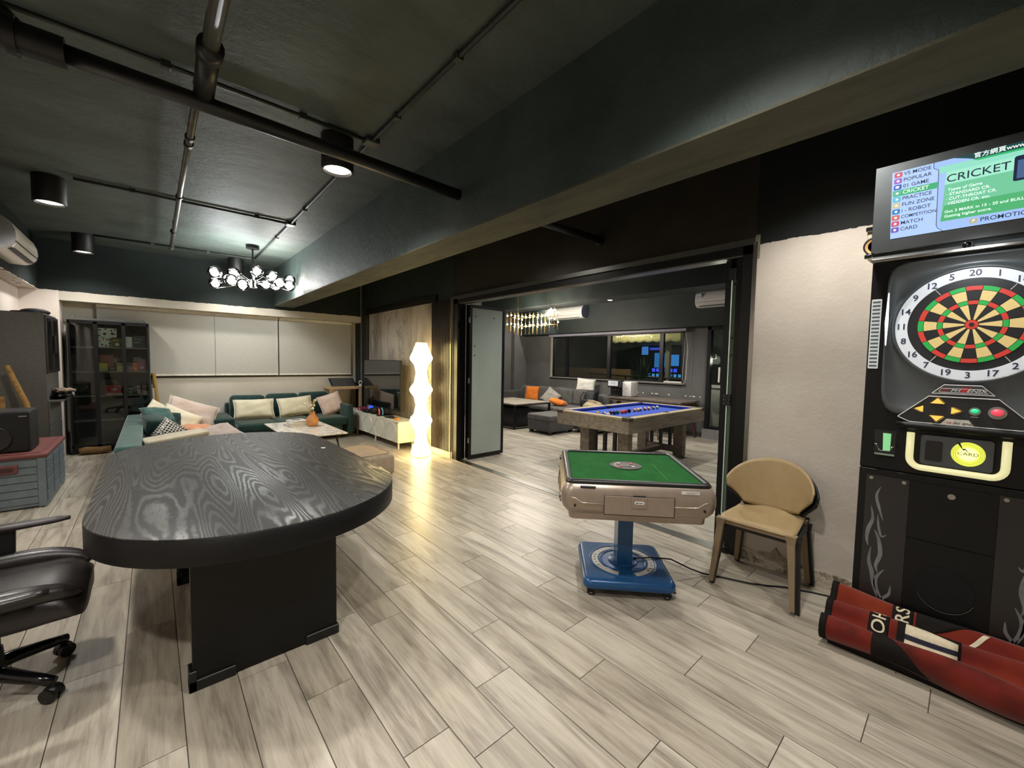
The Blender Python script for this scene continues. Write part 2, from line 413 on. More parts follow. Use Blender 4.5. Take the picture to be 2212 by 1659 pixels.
# ------------------------------------------------------------------ door opening trims, folding doors, threshold
hd = struct('door_1', B().box(3.385, 3.56, 1.115, 5.2, 2.405, 2.45), STEEL)
B().box(3.40, 3.55, 1.12, 5.2, 2.34, 2.405).obj('track', BLACKMET, hd)
B().box(3.42, 3.54, 1.12, 5.2, 2.333, 2.34).obj('track_lip', STEEL, hd)
B().box(3.40, 3.55, 1.115, 1.2, 0, 2.405).obj('jamb', BLACKMET, hd)
B().box(3.392, 3.40, 1.1, 1.128, 0, 2.42).obj('corner_strip', STEEL, hd)
B().box(3.40, 3.55, 5.07, 5.205, 0, 2.405).obj('jamb', BLACKMET, hd)
B().box(3.392, 3.40, 5.17, 5.205, 0, 2.42).obj('corner_strip', STEEL, hd)
B().box(3.38, 3.485, 1.2, 5.07, -.004, .004).obj('threshold', STEEL, hd)
def frosted():
    t = NT('frosted_glass'); t.set(.45, 0, .5); v = t.coord('Object'); t.base(t.ramp(t.noise(v, 3, 3), [(.3, '#b3beb4'), (.7, '#bfc9c0')]))
    tl = t.node('ShaderNodeBsdfTranslucent'); tl.inputs[0].default_value = col('#c4cfc4')
    mx = t.node('ShaderNodeMixShader'); mx.inputs[0].default_value = .35
    t.link(t.b.outputs[0], mx.inputs[1]); t.link(tl.outputs[0], mx.inputs[2]); t.link(mx.outputs[0], t.out.inputs[0]); return t.m
FROST = frosted()
MINT = M('glass_edge', '#c3d3c7', .3)
def fold_panel(name, x0, x1, y, label, w=.045, hinges=True):
    t = thing(name, label, 'door', (x0, y, 0)); L = x1-x0; y0, y1 = -.02, .02
    B().box(0, w, y0, y1, .02, 2.33).obj('stile', BLACKMET, t); B().box(L-w, L, y0, y1, .02, 2.33).obj('stile', BLACKMET, t)
    B().box(w, L-w, y0, y1, .02, .07).obj('rail', BLACKMET, t); B().box(w, L-w, y0, y1, 2.285, 2.33).obj('rail', BLACKMET, t)
    g = B().box(w, L-w, -.012, .004, .07, 2.285).obj('frosted_pane', FROST, t)
    for px_, pz in ((.06, 2.16), (.42, 2.16), (.05, 1.72), (.05, 1.58)):
        B().box(w+px_-.008, w+px_+.008, -.016, -.012, pz-.01, pz+.01, rot=None).obj('glass_clip', BLACKPL, g)
    return t
p1 = fold_panel('folding_door', 3.545, 4.225, 4.975, 'frosted glass folding door panel, black framed, folded beside the slatted wall')
for hz in (.3, 1.2, 2.1): B().box(-.012, .0, -.03, .0, hz-.04, hz+.04).cyl((-.012, -.02, hz-.04), (-.012, -.02, hz+.04), .007, n=8).obj('hinge', STEEL, p1)
p2 = fold_panel('folding_door', 3.545, 4.225, 5.03, 'second frosted folding door panel, hidden behind the first by the slatted wall')
q1 = fold_panel('folding_door', 3.47, 4.2, 1.325, 'black folding door panel seen edge on, nearest the pool table')
q2 = fold_panel('folding_door', 3.47, 4.2, 1.245, 'black folding door panel seen edge on, tight against the plaster wall jamb')
B().box(-.004, 0, -.034, -.026, .05, 2.25).obj('glass_edge', MINT, q1)
for hz in (.24, 1.22, 2.22):
    h = B().box(-.012, 0, -.062, -.004, hz-.045, hz+.045, .003).obj('hinge', BLACKPL, q1)
    for dz in (-.03, .0, .03):
        for dy in (-.05, -.014): B().cyl((-.012, dy, hz+dz), (-.015, dy, hz+dz), .004, n=8).obj('screw', CHROME, h)

# ------------------------------------------------------------------ television wall: marble slab, black frame, slats
def mat_marble():
    t = NT('grey_marble'); t.set(.3, 0, .5); v = t.coord('World', (1, 1.6, .5), (.3, 0, 0))
    n = t.noise(v, 1.0, 3, .5, .8); n2 = t.noise(t.coord('World', (1, 2.0, .55), (.3, 0, 0)), 1.0, 5, .6, 1.2)
    vein = t.math('ABSOLUTE', t.math('SUBTRACT', n2, .5)); vf = t.math('LESS_THAN', vein, .012)
    c = t.ramp(n, [(.32, '#80796d'), (.5, '#a59b8d'), (.66, '#c2b8aa')]); soft = t.ramp(vein, [(0, '#5a5348'), (.028, '#ffffff')])
    t.base(t.mix(.5, c, soft, 'MULTIPLY')); return t.m
MARBLE = mat_marble()
struct('marble_slab', B().box(3.385, 3.4, 5.765, 8.3, .1, 2.41), MARBLE, tvw)
B().box(3.37, 3.4, 5.64, 8.42, 2.41, 2.45).box(3.36, 3.4, 5.62, 8.45, 2.45, 2.52).obj('slab_frame', M('black_stone', '#17140f', .35), tvw)
B().box(3.37, 3.4, 8.3, 8.42, .1, 2.42).obj('slab_frame', M('black_stone', '#17140f', .35), tvw)
B().box(3.388, 3.4, 8.74, 8.752, 0, 3.1).obj('corner_bead', M('grey_bead', '#9a968c', .5), tvw)
sp = struct('slat_backing', B().box(3.385, 3.4, 5.205, 5.765, .1, 2.405), M('slat_black', '#0c0b0a', .5), tvw)
SLAT = M('slat_brown', '#2a221b', .32, 0, .5, .25, 12, stretch=(1, 1, .1))
_sm = B().box(-.02, 0, -.0125, .0125, .1, 2.405, .003, 1).mesh('slat')
for i in range(13): link('slat', _sm, SLAT, sp, (3.385, 5.232+i*.0425, 0))
B().box(3.37, 3.4, 5.2, 5.21, .1, 2.42).obj('edge_strip', M('brass_edge', '#c9b98a', .25, .8), tvw)

# ------------------------------------------------------------------ window blinds on the back wall
def mat_blind():
    t = NT('blind_fabric'); t.set(.85, 0, .2); v = t.coord('Object', (3, 1, 40)); v2 = t.coord('Object', (40, 1, 3))
    f = t.math('ADD', t.noise(v, 8, 4), t.noise(v2, 8, 4)); t.base(t.ramp(f, [(.8, '#a5a39b'), (1.2, '#b6b4ac')])); t.bump(f, .2, .003); return t.m
BLIND = mat_blind(); RAIL = M('blind_rail', '#e4ded1', .45)
win = struct('window_1', B().box(-.62, 3.3, 9.085, 9.1, 1.12, 2.26), M('window_frame', '#34322e', .5))
for k, (xa, xb, lab) in enumerate(((-.62, .862, 'wide grey roller blind behind the black bookcase, leftmost of three'),
                                   (.868, 1.868, 'grey roller blind in the middle above the green sofa'),
                                   (1.888, 3.285, 'grey roller blind nearest the marble television wall'))):
    t = thing('roller_blind', lab, 'blind', ((xa+xb)/2, 9.05, 1.1), group='roller blinds along the back wall'); w = xb-xa
    B().box(-w/2, w/2, -.004, .0, .075, 1.15).obj('fabric', BLIND, t)
    B().box(-w/2, w/2, -.012, .008, .05, .078, .004).obj('bottom_rail', RAIL, t)
    B().box(-w/2-.002, w/2+.002, -.05, .03, 1.125, 1.2, .006).obj('cassette', RAIL, t)
    pts = [(w/2-.03, -.03, 1.12), (w/2-.03, -.03, .5), (w/2-.02, -.03, .45), (w/2-.01, -.03, .5), (w/2-.01, -.03, 1.12)]
    if k: B().tube(pts, .003, 5).obj('pull_chain', RAIL, t)

# ------------------------------------------------------------------ lamps
def spot(parent, loc, power, size=140, blend=.7, radius=.07, colr=(1, .965, .905), name='lamp_light'):
    d = bpy.data.lights.new(name, 'SPOT'); d.energy = power*LIGHT_K; d.spot_size = R(size); d.spot_blend = blend
    d.shadow_soft_size = radius; d.color = colr
    o = bpy.data.objects.new(name, d); COL.objects.link(o); o.location = loc; o.parent = parent; return o
def point(parent, loc, power, radius=.05, colr=(1, .95, .88), name='lamp_light'):
    d = bpy.data.lights.new(name, 'POINT'); d.energy = power*LIGHT_K; d.shadow_soft_size = radius; d.color = colr
    o = bpy.data.objects.new(name, d); COL.objects.link(o); o.location = loc; o.parent = parent; return o
LENS = EM('downlight_lens', '#fff4e2', 9.0, '#ffffff')
CAN = M('downlight_can', '#121212', .5, 0, .4, .08)
def downlight(x, y, label, power):
    t = thing('ceiling_downlight', label, 'ceiling lamp', (x, y, 3.13), group='black cylinder downlights')
    B().lathe([(.112, 0), (.112, -.24), (.108, -.245), (.098, -.245), (.092, -.225), (0.001, -.222)], 32).obj('can', CAN, t, 40)
    B().lathe([(.001, -.2225), (.09, -.2225), (.09, -.226), (.06, -.232), (.001, -.234)], 28).obj('lens', LENS, t, True)
    spot(t, (0, 0, -.26), power)
DL = 62
downlight(1.07, 3.2, 'lit black cylinder downlight beside the thick black pipe', DL*1.2)
downlight(-.67, 5.75, 'lit black cylinder downlight above the wall air conditioner', DL)
downlight(-.66, 8.15, 'lit black cylinder downlight near the pillar in the far left corner', DL*.8)
downlight(1.1, 8.25, 'black cylinder downlight hanging behind the globe chandelier', DL*.7)
downlight(1.07, .6, 'black cylinder downlight over the floor just behind the viewer', DL*1.5)
downlight(-.67, 3.2, 'black cylinder downlight over the office chair, out of view', DL*1.8)
downlight(-.67, .6, 'black cylinder downlight behind the viewer on the left, out of view', DL*1.9)
downlight(2.75, .55, 'black cylinder downlight over the stacked chairs, out of view', DL*1.2)
downlight(2.75, 3.1, 'black cylinder downlight hidden above the deep beam by the folding door', DL*.8)

# globe chandelier
GL = GLASS('globe_glass', '#ffffff', .1)
BULB = EM('bulb_white', '#fdf6ea', 14.0, '#ffffff')
t = thing('globe_chandelier', 'branching chandelier of clear glass globes hanging over the sofas', 'chandelier', (1.15, 7.08, 3.13))
B().cyl((0, 0, 0), (0, 0, -.05), .085, n=28).obj('ceiling_rose', BLACKMET, t, 40)
B().cyl((0, 0, -.05), (0, 0, -.56), .011, n=10).obj('stem', BLACKMET, t, 40)
B().cyl((0, 0, -.5), (0, 0, -.6), .035, n=16).cyl((0, 0, -.6), (0, 0, -.615), .05, n=16).obj('hub', CHROME, t, 40)
globes = [(-.47, -.12, -.475), (-.23, .05, -.43), (.012, -.22, -.40), (.233, -.1, -.42), (.485, .0, -.43), (-.436, .15, -.583), (-.29, -.2, -.57),
          (-.112, .12, -.53), (-.174, -.3, -.63), (.2, .2, -.51), (.3, -.25, -.53), (.434, -.2, -.55), (.36, .28, -.5), (-.1, .34, -.48)]
gm = B().sph((0, 0, 0), .085, 20, 14).mesh('globe', True); bm_ = B().sph((0, 0, 0), .046, 14, 10).mesh('bulb', True)
for (gx, gy, gz) in globes:
    B().tube([(0, 0, -.55), (gx*.5, gy*.5, gz-.02), (gx, gy, gz-.08)], .005, 6).obj('arm', CHROME, t, True)
    g = link('globe', gm, GL, t, (gx, gy, gz)); link('bulb', bm_, BULB, g, (0, 0, -.015))
point(t, (0, 0, -.5), 50, .06, (.95, .98, 1.0)); point(t, (-.35, -.1, -.52), 36, .05, (.9, .97, 1.0)); point(t, (.38, .0, -.5), 36, .05, (1, .98, .93))

# ------------------------------------------------------------------ pipes and conduits under the ceiling
PIPEB = M('black_pipe', '#10100f', .42, .1, .5, .2, 9, .2)
PIPES = M('grey_painted_pipe', '#57564f', .38, .4, .5, .3, 9, .2)
CONDUIT = M('conduit_dark', '#30332f', .45, .2, .5, .25, 9)
t = thing('sprinkler_pipe', 'thick black main pipe crossing under the ceiling into the beam', 'pipe', (0, 2.6, 2.76))
B().tube([(-.3, 0, 0), (1.76, 0, -.03)], .038, 16).obj('pipe', PIPEB, t, True)
B().tube([(2.06, 0, -.03), (3.4, -.06, -.03)], .036, 16).obj('pipe', PIPEB, t, True)
B().cyl((-.42, 0, .0), (-.24, 0, 0), .06, n=16).cyl((-.4, 0, 0), (-.37, 0, 0), .075, n=16).obj('fitting', PIPEB, t, 40)
B().tube([(-.36, 0, 0), (-.46, .02, .12), (-.5, .04, .37)], .045, 12).obj('riser', PIPEB, t, True)
B().tube([(-.36, 0, 0), (-.7, 0, .0), (-1.1, 0, 0)], .036, 12).obj('pipe', PIPEB, t, True)
B().tube([(.225, 0, .02), (.222, -.2, .05), (.222, -.34, .06)], .043, 14).cyl((.222, -.3, .06), (.222, -.38, .06), .05, n=14).obj('tee_sleeve', PIPEB, t, True)
B().tube([(.222, -.36, .06), (.222, -3.5, .06)], .031, 14).obj('branch_pipe', PIPES, t, True)
B().cyl((3.385, -.06, -.03), (3.4, -.06, -.03), .06, n=16).obj('wall_plate', PIPEB, t, 40)
t = thing('drain_pipe', 'slim silver grey pipe running along the ceiling towards the window wall', 'pipe', (.235, 2.3, 3.0))
B().tube([(0, 0, 0), (0, 2.5, 0), (.01, 5.15, 0)], .021, 12).obj('pipe', PIPES, t, True)
B().cyl((.01, 5.1, 0), (.01, 5.22, 0), .03, n=12).obj('end_cap', PIPES, t, 40)
for yy in (.6, 1.35, 1.47, 2.75, 4.2):
    B().cyl((0, yy-.02, 0), (0, yy+.02, 0), .029, n=12).cyl((0, yy, 0), (0, yy, .13), .006, n=6).obj('pipe_clamp', PIPEB, t, 40)
def conduit(label, pts, clips):
    t = thing('ceiling_conduit', label, 'conduit', pts[0], group='ceiling conduits')
    p0 = Vector(pts[0]); q = [Vector(p)-p0 for p in pts]
    B().tube(q, .013, 10).obj('tube', CONDUIT, t, True)
    for c in clips:
        c = Vector(c)-p0; B().box(c.x-.022, c.x+.022, c.y-.022, c.y+.022, c.z-.02, c.z+.02, .005).obj('clip', CONDUIT, t)
ZC = 3.112
conduit('long dark conduit running beside the beam along the ceiling', [(1.262, -1.8, ZC), (1.262, 3.05, ZC), (1.3, 5.5, ZC), (1.315, 7.9, ZC)],
        [(1.262, 1.9, ZC), (1.262, 2.62, ZC), (1.29, 4.9, ZC), (1.305, 6.3, ZC)])
conduit('dark conduit across the ceiling just behind the thick pipe', [(-.7, 3.06, ZC), (1.262, 3.05, ZC)], [(.1, 3.06, ZC), (.8, 3.06, ZC)])
conduit('dark conduit across the ceiling in front of the chandelier', [(-.5, 5.58, ZC), (1.3, 5.55, ZC)], [(-.1, 5.57, ZC), (.95, 5.55, ZC)])
conduit('dark conduit across the ceiling closest to the window wall', [(-.55, 8.0, ZC), (1.2, 7.94, ZC), (1.315, 7.9, ZC)], [(.05, 7.98, ZC), (.7, 7.96, ZC)])
for (x, y, lab) in ((1.262, 3.05, 'square junction box where two conduits meet by the lit downlight'), (1.3, 5.55, 'square junction box where two conduits meet before the chandelier')):
    t = thing('junction_box', lab, 'junction box', (x, y, 3.13)); B().box(-.05, .05, -.05, .05, -.035, 0, .006).obj('box', CONDUIT, t); B().box(-.045, .045, -.045, .045, -.04, -.034, .003).obj('cover', PIPES, t)
# paint cracks in the ceiling are fine relief of the ceiling itself
cr = B(); _r4 = random.Random(11)
for (xa, ya, xb, yb) in ((.35, 2.35, 1.6, 2.75), (-.55, 5.2, 1.6, 5.9), (.35, 2.2, 1.0, 2.4)):
    pts = [(xa+(xb-xa)*k/22, ya+(yb-ya)*k/22+_r4.uniform(-.03, .03), 3.1295) for k in range(23)]
    cr.tube(pts, .0022, 4)
cr.bm.free()

# ------------------------------------------------------------------ air conditioners
ACW = M('ac_white', '#d9d7d2', .35, 0, .5, .03); ACG = M('ac_grey', '#8f8f93', .5); ACV = M('ac_vent', '#26272a', .5)
def aircon(label, loc, rz, length, endmat=None):
    """body along local x, back at y=0, front towards -y"""
    t = thing('wall_air_conditioner', label, 'air conditioner', loc, rz, 'wall air conditioners'); L = length/2
    sec = [(0, 0), (0, .31), (-.06, .32), (-.13, .305), (-.185, .26), (-.21, .19), (-.215, .12), (-.2, .06), (-.165, .02), (-.12, .0)]
    B().loft([[(-L+.012, y, z) for y, z in sec], [(L-.012, y, z) for y, z in sec]]).obj('body', ACW, t, 40)
    for sgn in (-1, 1):
        xs = sorted((sgn*L, sgn*(L-.014))); B().loft([[(x, y*1.015, z*1.01) for y, z in sec] for x in xs]).obj('end_cap', endmat or ACW, t, 40)
    B().box(-L*.86, L*.8, -.2, -.15, .012, .02, rot=Matrix.Translation((0, 0, 0))).obj('air_slot', ACV, t)
    B().box(-L+.02, L-.02, -.2165, -.2, .083, .087).obj('seam', ACV, t)
    B().loft([[(-L*.9, -.178, .028), (-L*.9, -.2, .058), (L*.86, -.2, .058), (L*.86, -.178, .028)], [(-L*.9, -.183, .024), (-L*.9, -.205, .054), (L*.86, -.205, .054), (L*.86, -.183, .024)]]).obj('louvre', ACW, t)
    return t
aircon('white wall air conditioner high on the left beam', (-1.17, 6.72, 2.5), R(90), 1.05, ACG)
a2 = aircon('white wall air conditioner behind the gold light cluster, above the window', (8.2, 7.05, 2.615), R(-90), 1.2, M('ac_violet_grey', '#8284a0', .5))
a3 = aircon('white wall air conditioner with energy label, cut off by the black folding doors', (8.2, 3.1, 2.615), R(-90), 1.1)
B().box(-.53, -.42, -.2225, -.215, .17, .25).obj('energy_label', M('label_paper', '#b9bcc4', .6), a3)

# ------------------------------------------------------------------ black oak table
def mat_oak():
    t = NT('black_oak'); t.set(.36, 0, .5)
    v = t.coord('Object', (1, 1, 1)); s = t.node('ShaderNodeSeparateXYZ'); t.link(v, s.inputs[0])
    big = t.noise(t.coord('Object', (3.3, .3, 1)), 1.5, 1.6, .4, .15); jit = t.noise(t.coord('Object', (22, 9, 1)), 2.0, 3, .6)
    ph = t.math('ADD', t.math('MULTIPLY', big, 190.0), t.math('MULTIPLY', jit, 4.5))
    w = t.math('SINE', ph)
    pore = t.noise(t.coord('Object', (230, 9, 1)), 1.0, 3, .6)
    f = t.math('ADD', t.math('MULTIPLY', w, .36), t.math('MULTIPLY', pore, .6))
    t.base(t.ramp(f, [(.1, '#1b1b1a'), (.4, '#2c2c2b'), (.66, '#454543')]))
    t.link(t.ramp(f, [(.1, (.55, .55, .55)), (.7, (.36, .36, .36))]), t.b.inputs['Roughness'])
    t.bump(f, .06, .002); return t.m
OAK = mat_oak(); OAKE = M('black_oak_edge', '#080808', .42, 0, .32, .3, 6, .2, stretch=(1, 1, 14))
def stadium(hx, hy, ey, n=44):
    pts = []
    for k in range(n+1):
        a = math.pi*k/n; pts.append((hx*math.cos(a), hy-ey+ey*math.sin(a)))
    for k in range(n+1):
        a = math.pi+math.pi*k/n; pts.append((hx*math.cos(a), -(hy-ey)+ey*math.sin(a)))
    return pts
t = thing('meeting_table', 'long black oak table with rounded ends on thick panel legs', 'table', (.46, 3.33, 0))
st = lambda e: stadium(.71+e, 1.362+e, .66+e)
B().loft([[(x, y, .638) for x, y in st(-.004)], [(x, y, .641) for x, y in st(0)], [(x, y, .752) for x, y in st(0)], [(x, y, .756) for x, y in st(-.004)]]).obj('edge_band', OAKE, t, 50)
B().loft([[(x, y, .755) for x, y in st(-.001)], [(x, y, .758) for x, y in st(-.001)], [(x, y, .76) for x, y in st(-.003)]]).obj('tabletop', OAK, t, 50)
for y in (-1.07, .06, 1.07):
    pn = B().box(-.355, .265, y-.03, y+.03, .012, .638).obj('leg_panel', OAKE, t)
    for xa, xb in ((-.37, -.195), (.11, .275)):
        B().box(xa, xb, y-.04, y+.04, 0, .05, .003, 1).obj('foot', BLACKPL, pn)
    B().box(-.37, -.34, y-.04, y+.04, 0, .095, .003, 1).obj('foot', BLACKPL, pn)
B().box(-.06, -.03, -1.04, 1.04, .3, .638).obj('stretcher', OAKE, t)
B().box(.57, .6, .165, .2, .76, .7608, rot=None).obj('sticker', M('white_paper', '#dad8d2', .6), t)

# ------------------------------------------------------------------ office chair
LEATH = M('black_leather', '#241f1e', .36, 0, .55, .15, 30, .12); BLKG = M('black_gloss', '#0a0a0b', .18)
t = thing('office_chair', 'black leather office chair on five-star base beside the table', 'chair', (-.6, 2.74, 0), R(0))
b = B()
def seatf(s):
    def f(u, v):
        x = (u-.5)*.52; y = (v-.5)*.53; e = max(abs(u-.5), abs(v-.5))*2
        zz = .5 + .012*math.cos((v-.5)*6) - .03*max(0, (u-.75)*4)**2
        rr = (abs((u-.5)*2)**4+abs((v-.5)*2)**4)
        return (x*(1-.05*abs((v-.5)*2)**3)+.1, y*(1-.06*abs((u-.5)*2)**3), zz-.05*max(0, rr-.6) if s else zz-.12+.03*max(0, rr-.6))
    return f
b.grid(seatf(True), 14, 14); b.grid(seatf(False), 14, 14)
bmesh.ops.bridge_loops(b.bm, edges=[e for e in b.bm.edges if e.is_boundary])
b.obj('seat', LEATH, t, True)
for sgn in (-1, 1):
    stube([(-.14, sgn*.23, .49, .022), (-.05, sgn*.238, .5, .036), (.1, sgn*.238, .505, .043), (.22, sgn*.228, .498, .04), (.31, sgn*.205, .475, .03), (.34, sgn*.18, .455, .012)], 26, 20).obj('seat_bolster', LEATH, t, True)
B().grid(lambda u, v: (-.2-.1*v+.05*(2*u-1)**2, (u-.5)*.5*(1-.15*v), .56+.62*v), 10, 10, .07).obj('backrest', LEATH, t, True)
for y, z in ((.28, .665), (-.34, .55)):
    ar = B().loft([[(x, y+w*c, z+dz*s_) for c, s_ in ((-1, -.6), (-.7, .6), (.0, 1), (.7, .6), (1, -.6), (0, -1))] for x, w, dz in
                   ((-.12, .02, .008), (-.08, .038, .016), (.1, .042, .018), (.22, .032, .015), (.27, .018, .01))]).obj('armrest', LEATH if y < 0 else M('armrest_pad', '#2a2322', .45), t, True)
    B().box(.0, .09, y-.018, y+.018, .44, z-.01, .008, 2, taper=.85).box(-.02, .05, min(y, 0.2*y/abs(y)), max(y, .2*y/abs(y)), .42, .45).obj('arm_post', BLACKPL, t)
B().box(-.02, .2, -.1, .1, .36, .41, .015).obj('tilt_mechanism', BLACKPL, t)
B().cyl((0.05, 0, .12), (0.05, 0, .36), .03, n=16).cyl((0.05, 0, .1), (.05, 0, .22), .042, .036, n=16).obj('gas_column', BLACKPL, t, 40)
for k in range(5):
    a = R(36+72*k); ca, sa = math.cos(a), math.sin(a)
    leg = B(); pts = [(0, 0, .13), (.12*ca, .12*sa, .125), (.24*ca, .24*sa, .1), (.31*ca, .31*sa, .085)]
    leg.tube(pts, [.034, .03, .024, .02], 10).obj('base_arm', BLKG, t, True)
    px_, py_ = .3*ca, .3*sa; c = B()
    for off in (-.016, .016):
        c.cyl((px_-sa*(off-.01), py_+ca*(off-.01), .032), (px_-sa*(off+.01), py_+ca*(off+.01), .032), .031, n=16)
    c.cyl((px_, py_, .03), (px_, py_, .085), .012, n=10).sph((px_, py_, .045), .03, 12, 8, (1, 1, .8)).obj('caster', BLACKPL, t, 40)

# ------------------------------------------------------------------ left wall: storage chest, speaker, locker, sticks
CHEST = M('chest_blue_grey', '#6d777c', .55, 0, .4, .1, 14, .2); LID = M('chest_lid_red', '#6e3d3a', .55, 0, .4, .15, 14, .25)
t = thing('storage_chest', 'blue grey plastic deck chest with dull red lid and handle', 'chest', (-1.07, 6.5, 0))
xr = .27; ch = B().box(-.27, xr, -.55, .55, .01, .49, .01).obj('body', CHEST, t)
for k in range(6):
    B().box(-.24, xr-.05, -.562, -.55, .045+k*.072, .108+k*.072, .005, 1).obj('slat', CHEST, t)
B().box(-.27, -.24, -.565, -.55, .01, .49).obj('corner_post', CHEST, t); B().box(xr-.05, xr, -.565, -.55, .01, .49).obj('corner_post', CHEST, t)
for i in range(3):
    for k in range(4): B().box(xr, xr+.008, -.52+i*.36, -.2+i*.36, .05+k*.105, .145+k*.105, .004, 1).obj('side_panel', CHEST, t)
B().box(-.27, xr+.02, -.58, .57, .49, .53, .014).obj('lid', LID, t)
B().box(-.26, xr-.03, -.52, .5, .53, .538, .004, 1).obj('lid_panel', LID, t)
B().box(-.12, .1, -.585, -.56, .36, .44, .008).obj('handle', LID, t)
B().box(-.09, .07, -.59, -.58, .385, .415).obj('handle_recess', M('chest_dark_red', '#3c1f1d', .6), t)
SPK = M('speaker_black', '#141415', .6, 0, .35, .1, 40, .3)
t = thing('subwoofer', 'black subwoofer standing on the red chest lid', 'speaker', (-1.09, 6.25, .538))
B().box(-.17, .19, -.2, .2, 0, .4, .02).obj('cabinet', SPK, t)
B().lathe([(.1, 0), (.11, .006), (.12, .0), (.06, -.02), (.001, -.015)], 28).obj('driver', BLACKPL, t, True, (-.04, -.203, .14), (R(90), 0, 0))
B().box(.12, .17, -.204, -.2, .345, .355).obj('badge', M('badge_grey', '#8b8880', .4), t)
LOCK = M('locker_grey', '#55534f', .55, .1, .4, .12, 40, .15); LOCKD = M('locker_front', '#2b2b2c', .3, .2)
t = thing('grey_locker', 'tall grey locker cabinet with black doors against the left wall', 'cabinet', (-1.14, 7.9, 0))
B().box(-.2, .18, -.45, .41, 0, 1.985).obj('body', LOCK, t)
for ya, yb in ((-.44, -.025), (-.015, .4)):
    d = B().box(.18, .198, ya, yb, 1.26, 1.965, .003, 1).obj('door', LOCKD, t)
    B().box(.198, .201, ya+.06, ya+.3, 1.3, 1.93).obj('pane', M('smoked_pane', '#161617', .08), d)
B().box(.2, .225, -.07, .03, 1.5, 1.73, .006).obj('handle', BLACKPL, t)
for za, zb in ((.02, .3), (.31, .6), (.61, .9)):
    B().box(.18, .196, -.44, .4, za, zb, .003, 1).obj('drawer', LOCK, t)
B().box(.18, .3, -.44, .4, .9, .92).obj('shelf', LOCK, t)
t = thing('soft_hat', 'soft black hat lying on top of the grey locker', 'hat', (-1.08, 7.85, 1.985))
B().sph((0, 0, .03), .13, 18, 10, (1, 1.2, .35)).obj('crown', M('cap_cloth', '#0c0d12', .8), t, True)
B().loft([[(math.cos(a)*.13-.06, math.sin(a)*.14-.08, .012) for a in [k*.35 for k in range(18)]], [(math.cos(a)*.13-.06, math.sin(a)*.14-.08, .026) for a in [k*.35 for k in range(18)]]]).obj('brim', M('cap_cloth', '#0c0d12', .8), t, True)
pb = M('bag_white', '#b9b4ac', .35, 0, .5, .2, 20, .5, .02); pk2 = M('bag_black', '#17181b', .25, 0, .5, .2, 20, .6, .02)
for k, (dx, dy, z, sx, sy, sz, m_, lab) in enumerate(((.0, -.1, .955, .1, .17, .035, pk2, 'crumpled black plastic bag on the locker shelf'),
        (.0, .12, .95, .09, .13, .03, pb, 'crumpled white plastic bag hanging over the locker shelf'), (.02, .0, 1.01, .1, .2, .03, M('bag_brown', '#8a7868', .6, 0, .4, .3, 20, .6, .02), 'crumpled brown paper bag topmost on the locker shelf'))):
    b = B().sph((0, 0, 0), 1, 18, 12)
    for v in b.bm.verts:
        n = v.co.copy(); j = 1+.16*math.sin(9*n.x+5*n.y+k)+.14*math.sin(13*n.z+7*n.x+2*k)+.1*math.sin(17*n.y-k)
        v.co = Vector((n.x*sx*j, n.y*sy*j, n.z*sz*j))
    b.obj('plastic_bag' if k < 2 else 'paper_bag', m_, None, False, (-.88+dx, 7.85+dy, z+.012), label=lab, cat='bag')
STICK = M('stick_wood', '#8a6a3a', .75, 0, .3, .3, 20, .4)
for k, (pts, r, lab) in enumerate((([(0, 0, 0), (.05, .0, .55), (.03, .02, .9), (-.12, .12, 1.35)], .028, 'bent bare branch leaning behind the subwoofer'),
                                   ([(-.1, 0, 0), (-.13, .02, .5), (-.17, .1, 1.0)], .025, 'short pale stick leaning behind the subwoofer'))):
    pts = [(x, y, z*1.0) for x, y, z in pts]
    B().tube([tuple(Vector(pts[0]).lerp(Vector(pts[1]), .0))]+pts[1:], [r*1.15, r, r*.95, r*.8][:len(pts)], 9).obj('branch', STICK, None, True, (-1.18+.06, 7.2, .0), label=lab, cat='stick')

# ------------------------------------------------------------------ bookcase with board games
BKB = M('bookcase_black', '#141515', .4, 0, .45, .1); BKF = M('bookcase_frame', '#4d4d49', .4, .3)
t = thing('glass_bookcase', 'tall black bookcase with glass doors holding board games', 'bookcase', (-.465, 8.75, 0))
B().box(-.45, -.43, 0, .3, 0, 2.0).obj('side_panel', BKB, t); B().box(.43, .45, 0, .3, 0, 2.0).obj('side_panel', BKB, t)
B().box(-.45, .45, 0, .3, 1.98, 2.0).obj('top_panel', BKB, t); B().box(-.43, .43, .28, .3, .1, 1.98).obj('back_panel', BKB, t)
B().box(-.43, .43, .02, .28, .1, .12).obj('bottom_panel', BKB, t); B().box(-.43, -.2, .01, .03, .0, .1).obj('plinth', BKB, t)
for x in (-.155, .155): B().box(x-.01, x+.01, .01, .28, .12, 1.98).obj('divider', BKB, t)
SHF = M('shelf_edge', '#8a8a84', .4, .2)
for z in (.5, .875, 1.24, 1.61):
    for xa, xb in ((-.43, -.165), (-.145, .145), (.165, .43)): B().box(xa, xb, .02, .28, z-.018, z).obj('shelf', SHF, t)
SMOKE = GLASS('smoked_glass', '#f4f8f6', .042)
for xa, xb in ((-.44, -.155), (-.155, .152), (.152, .44)):
    d = B().box(xa, xa+.022, -.015, 0, .1, 1.98).box(xb-.022, xb, -.015, 0, .1, 1.98).box(xa, xb, -.015, 0, .1, .13).box(xa, xb, -.015, 0, 1.95, 1.98).obj('door_frame', BKB, t)
    B().box(xa+.022, xb-.022, -.009, -.005, .13, 1.95).obj('pane', SMOKE, d)
B().box(-.452, -.44, -.018, 0, .05, 2.0).box(.44, .452, -.018, 0, .05, 2.0).obj('edge_trim', BKF, t)
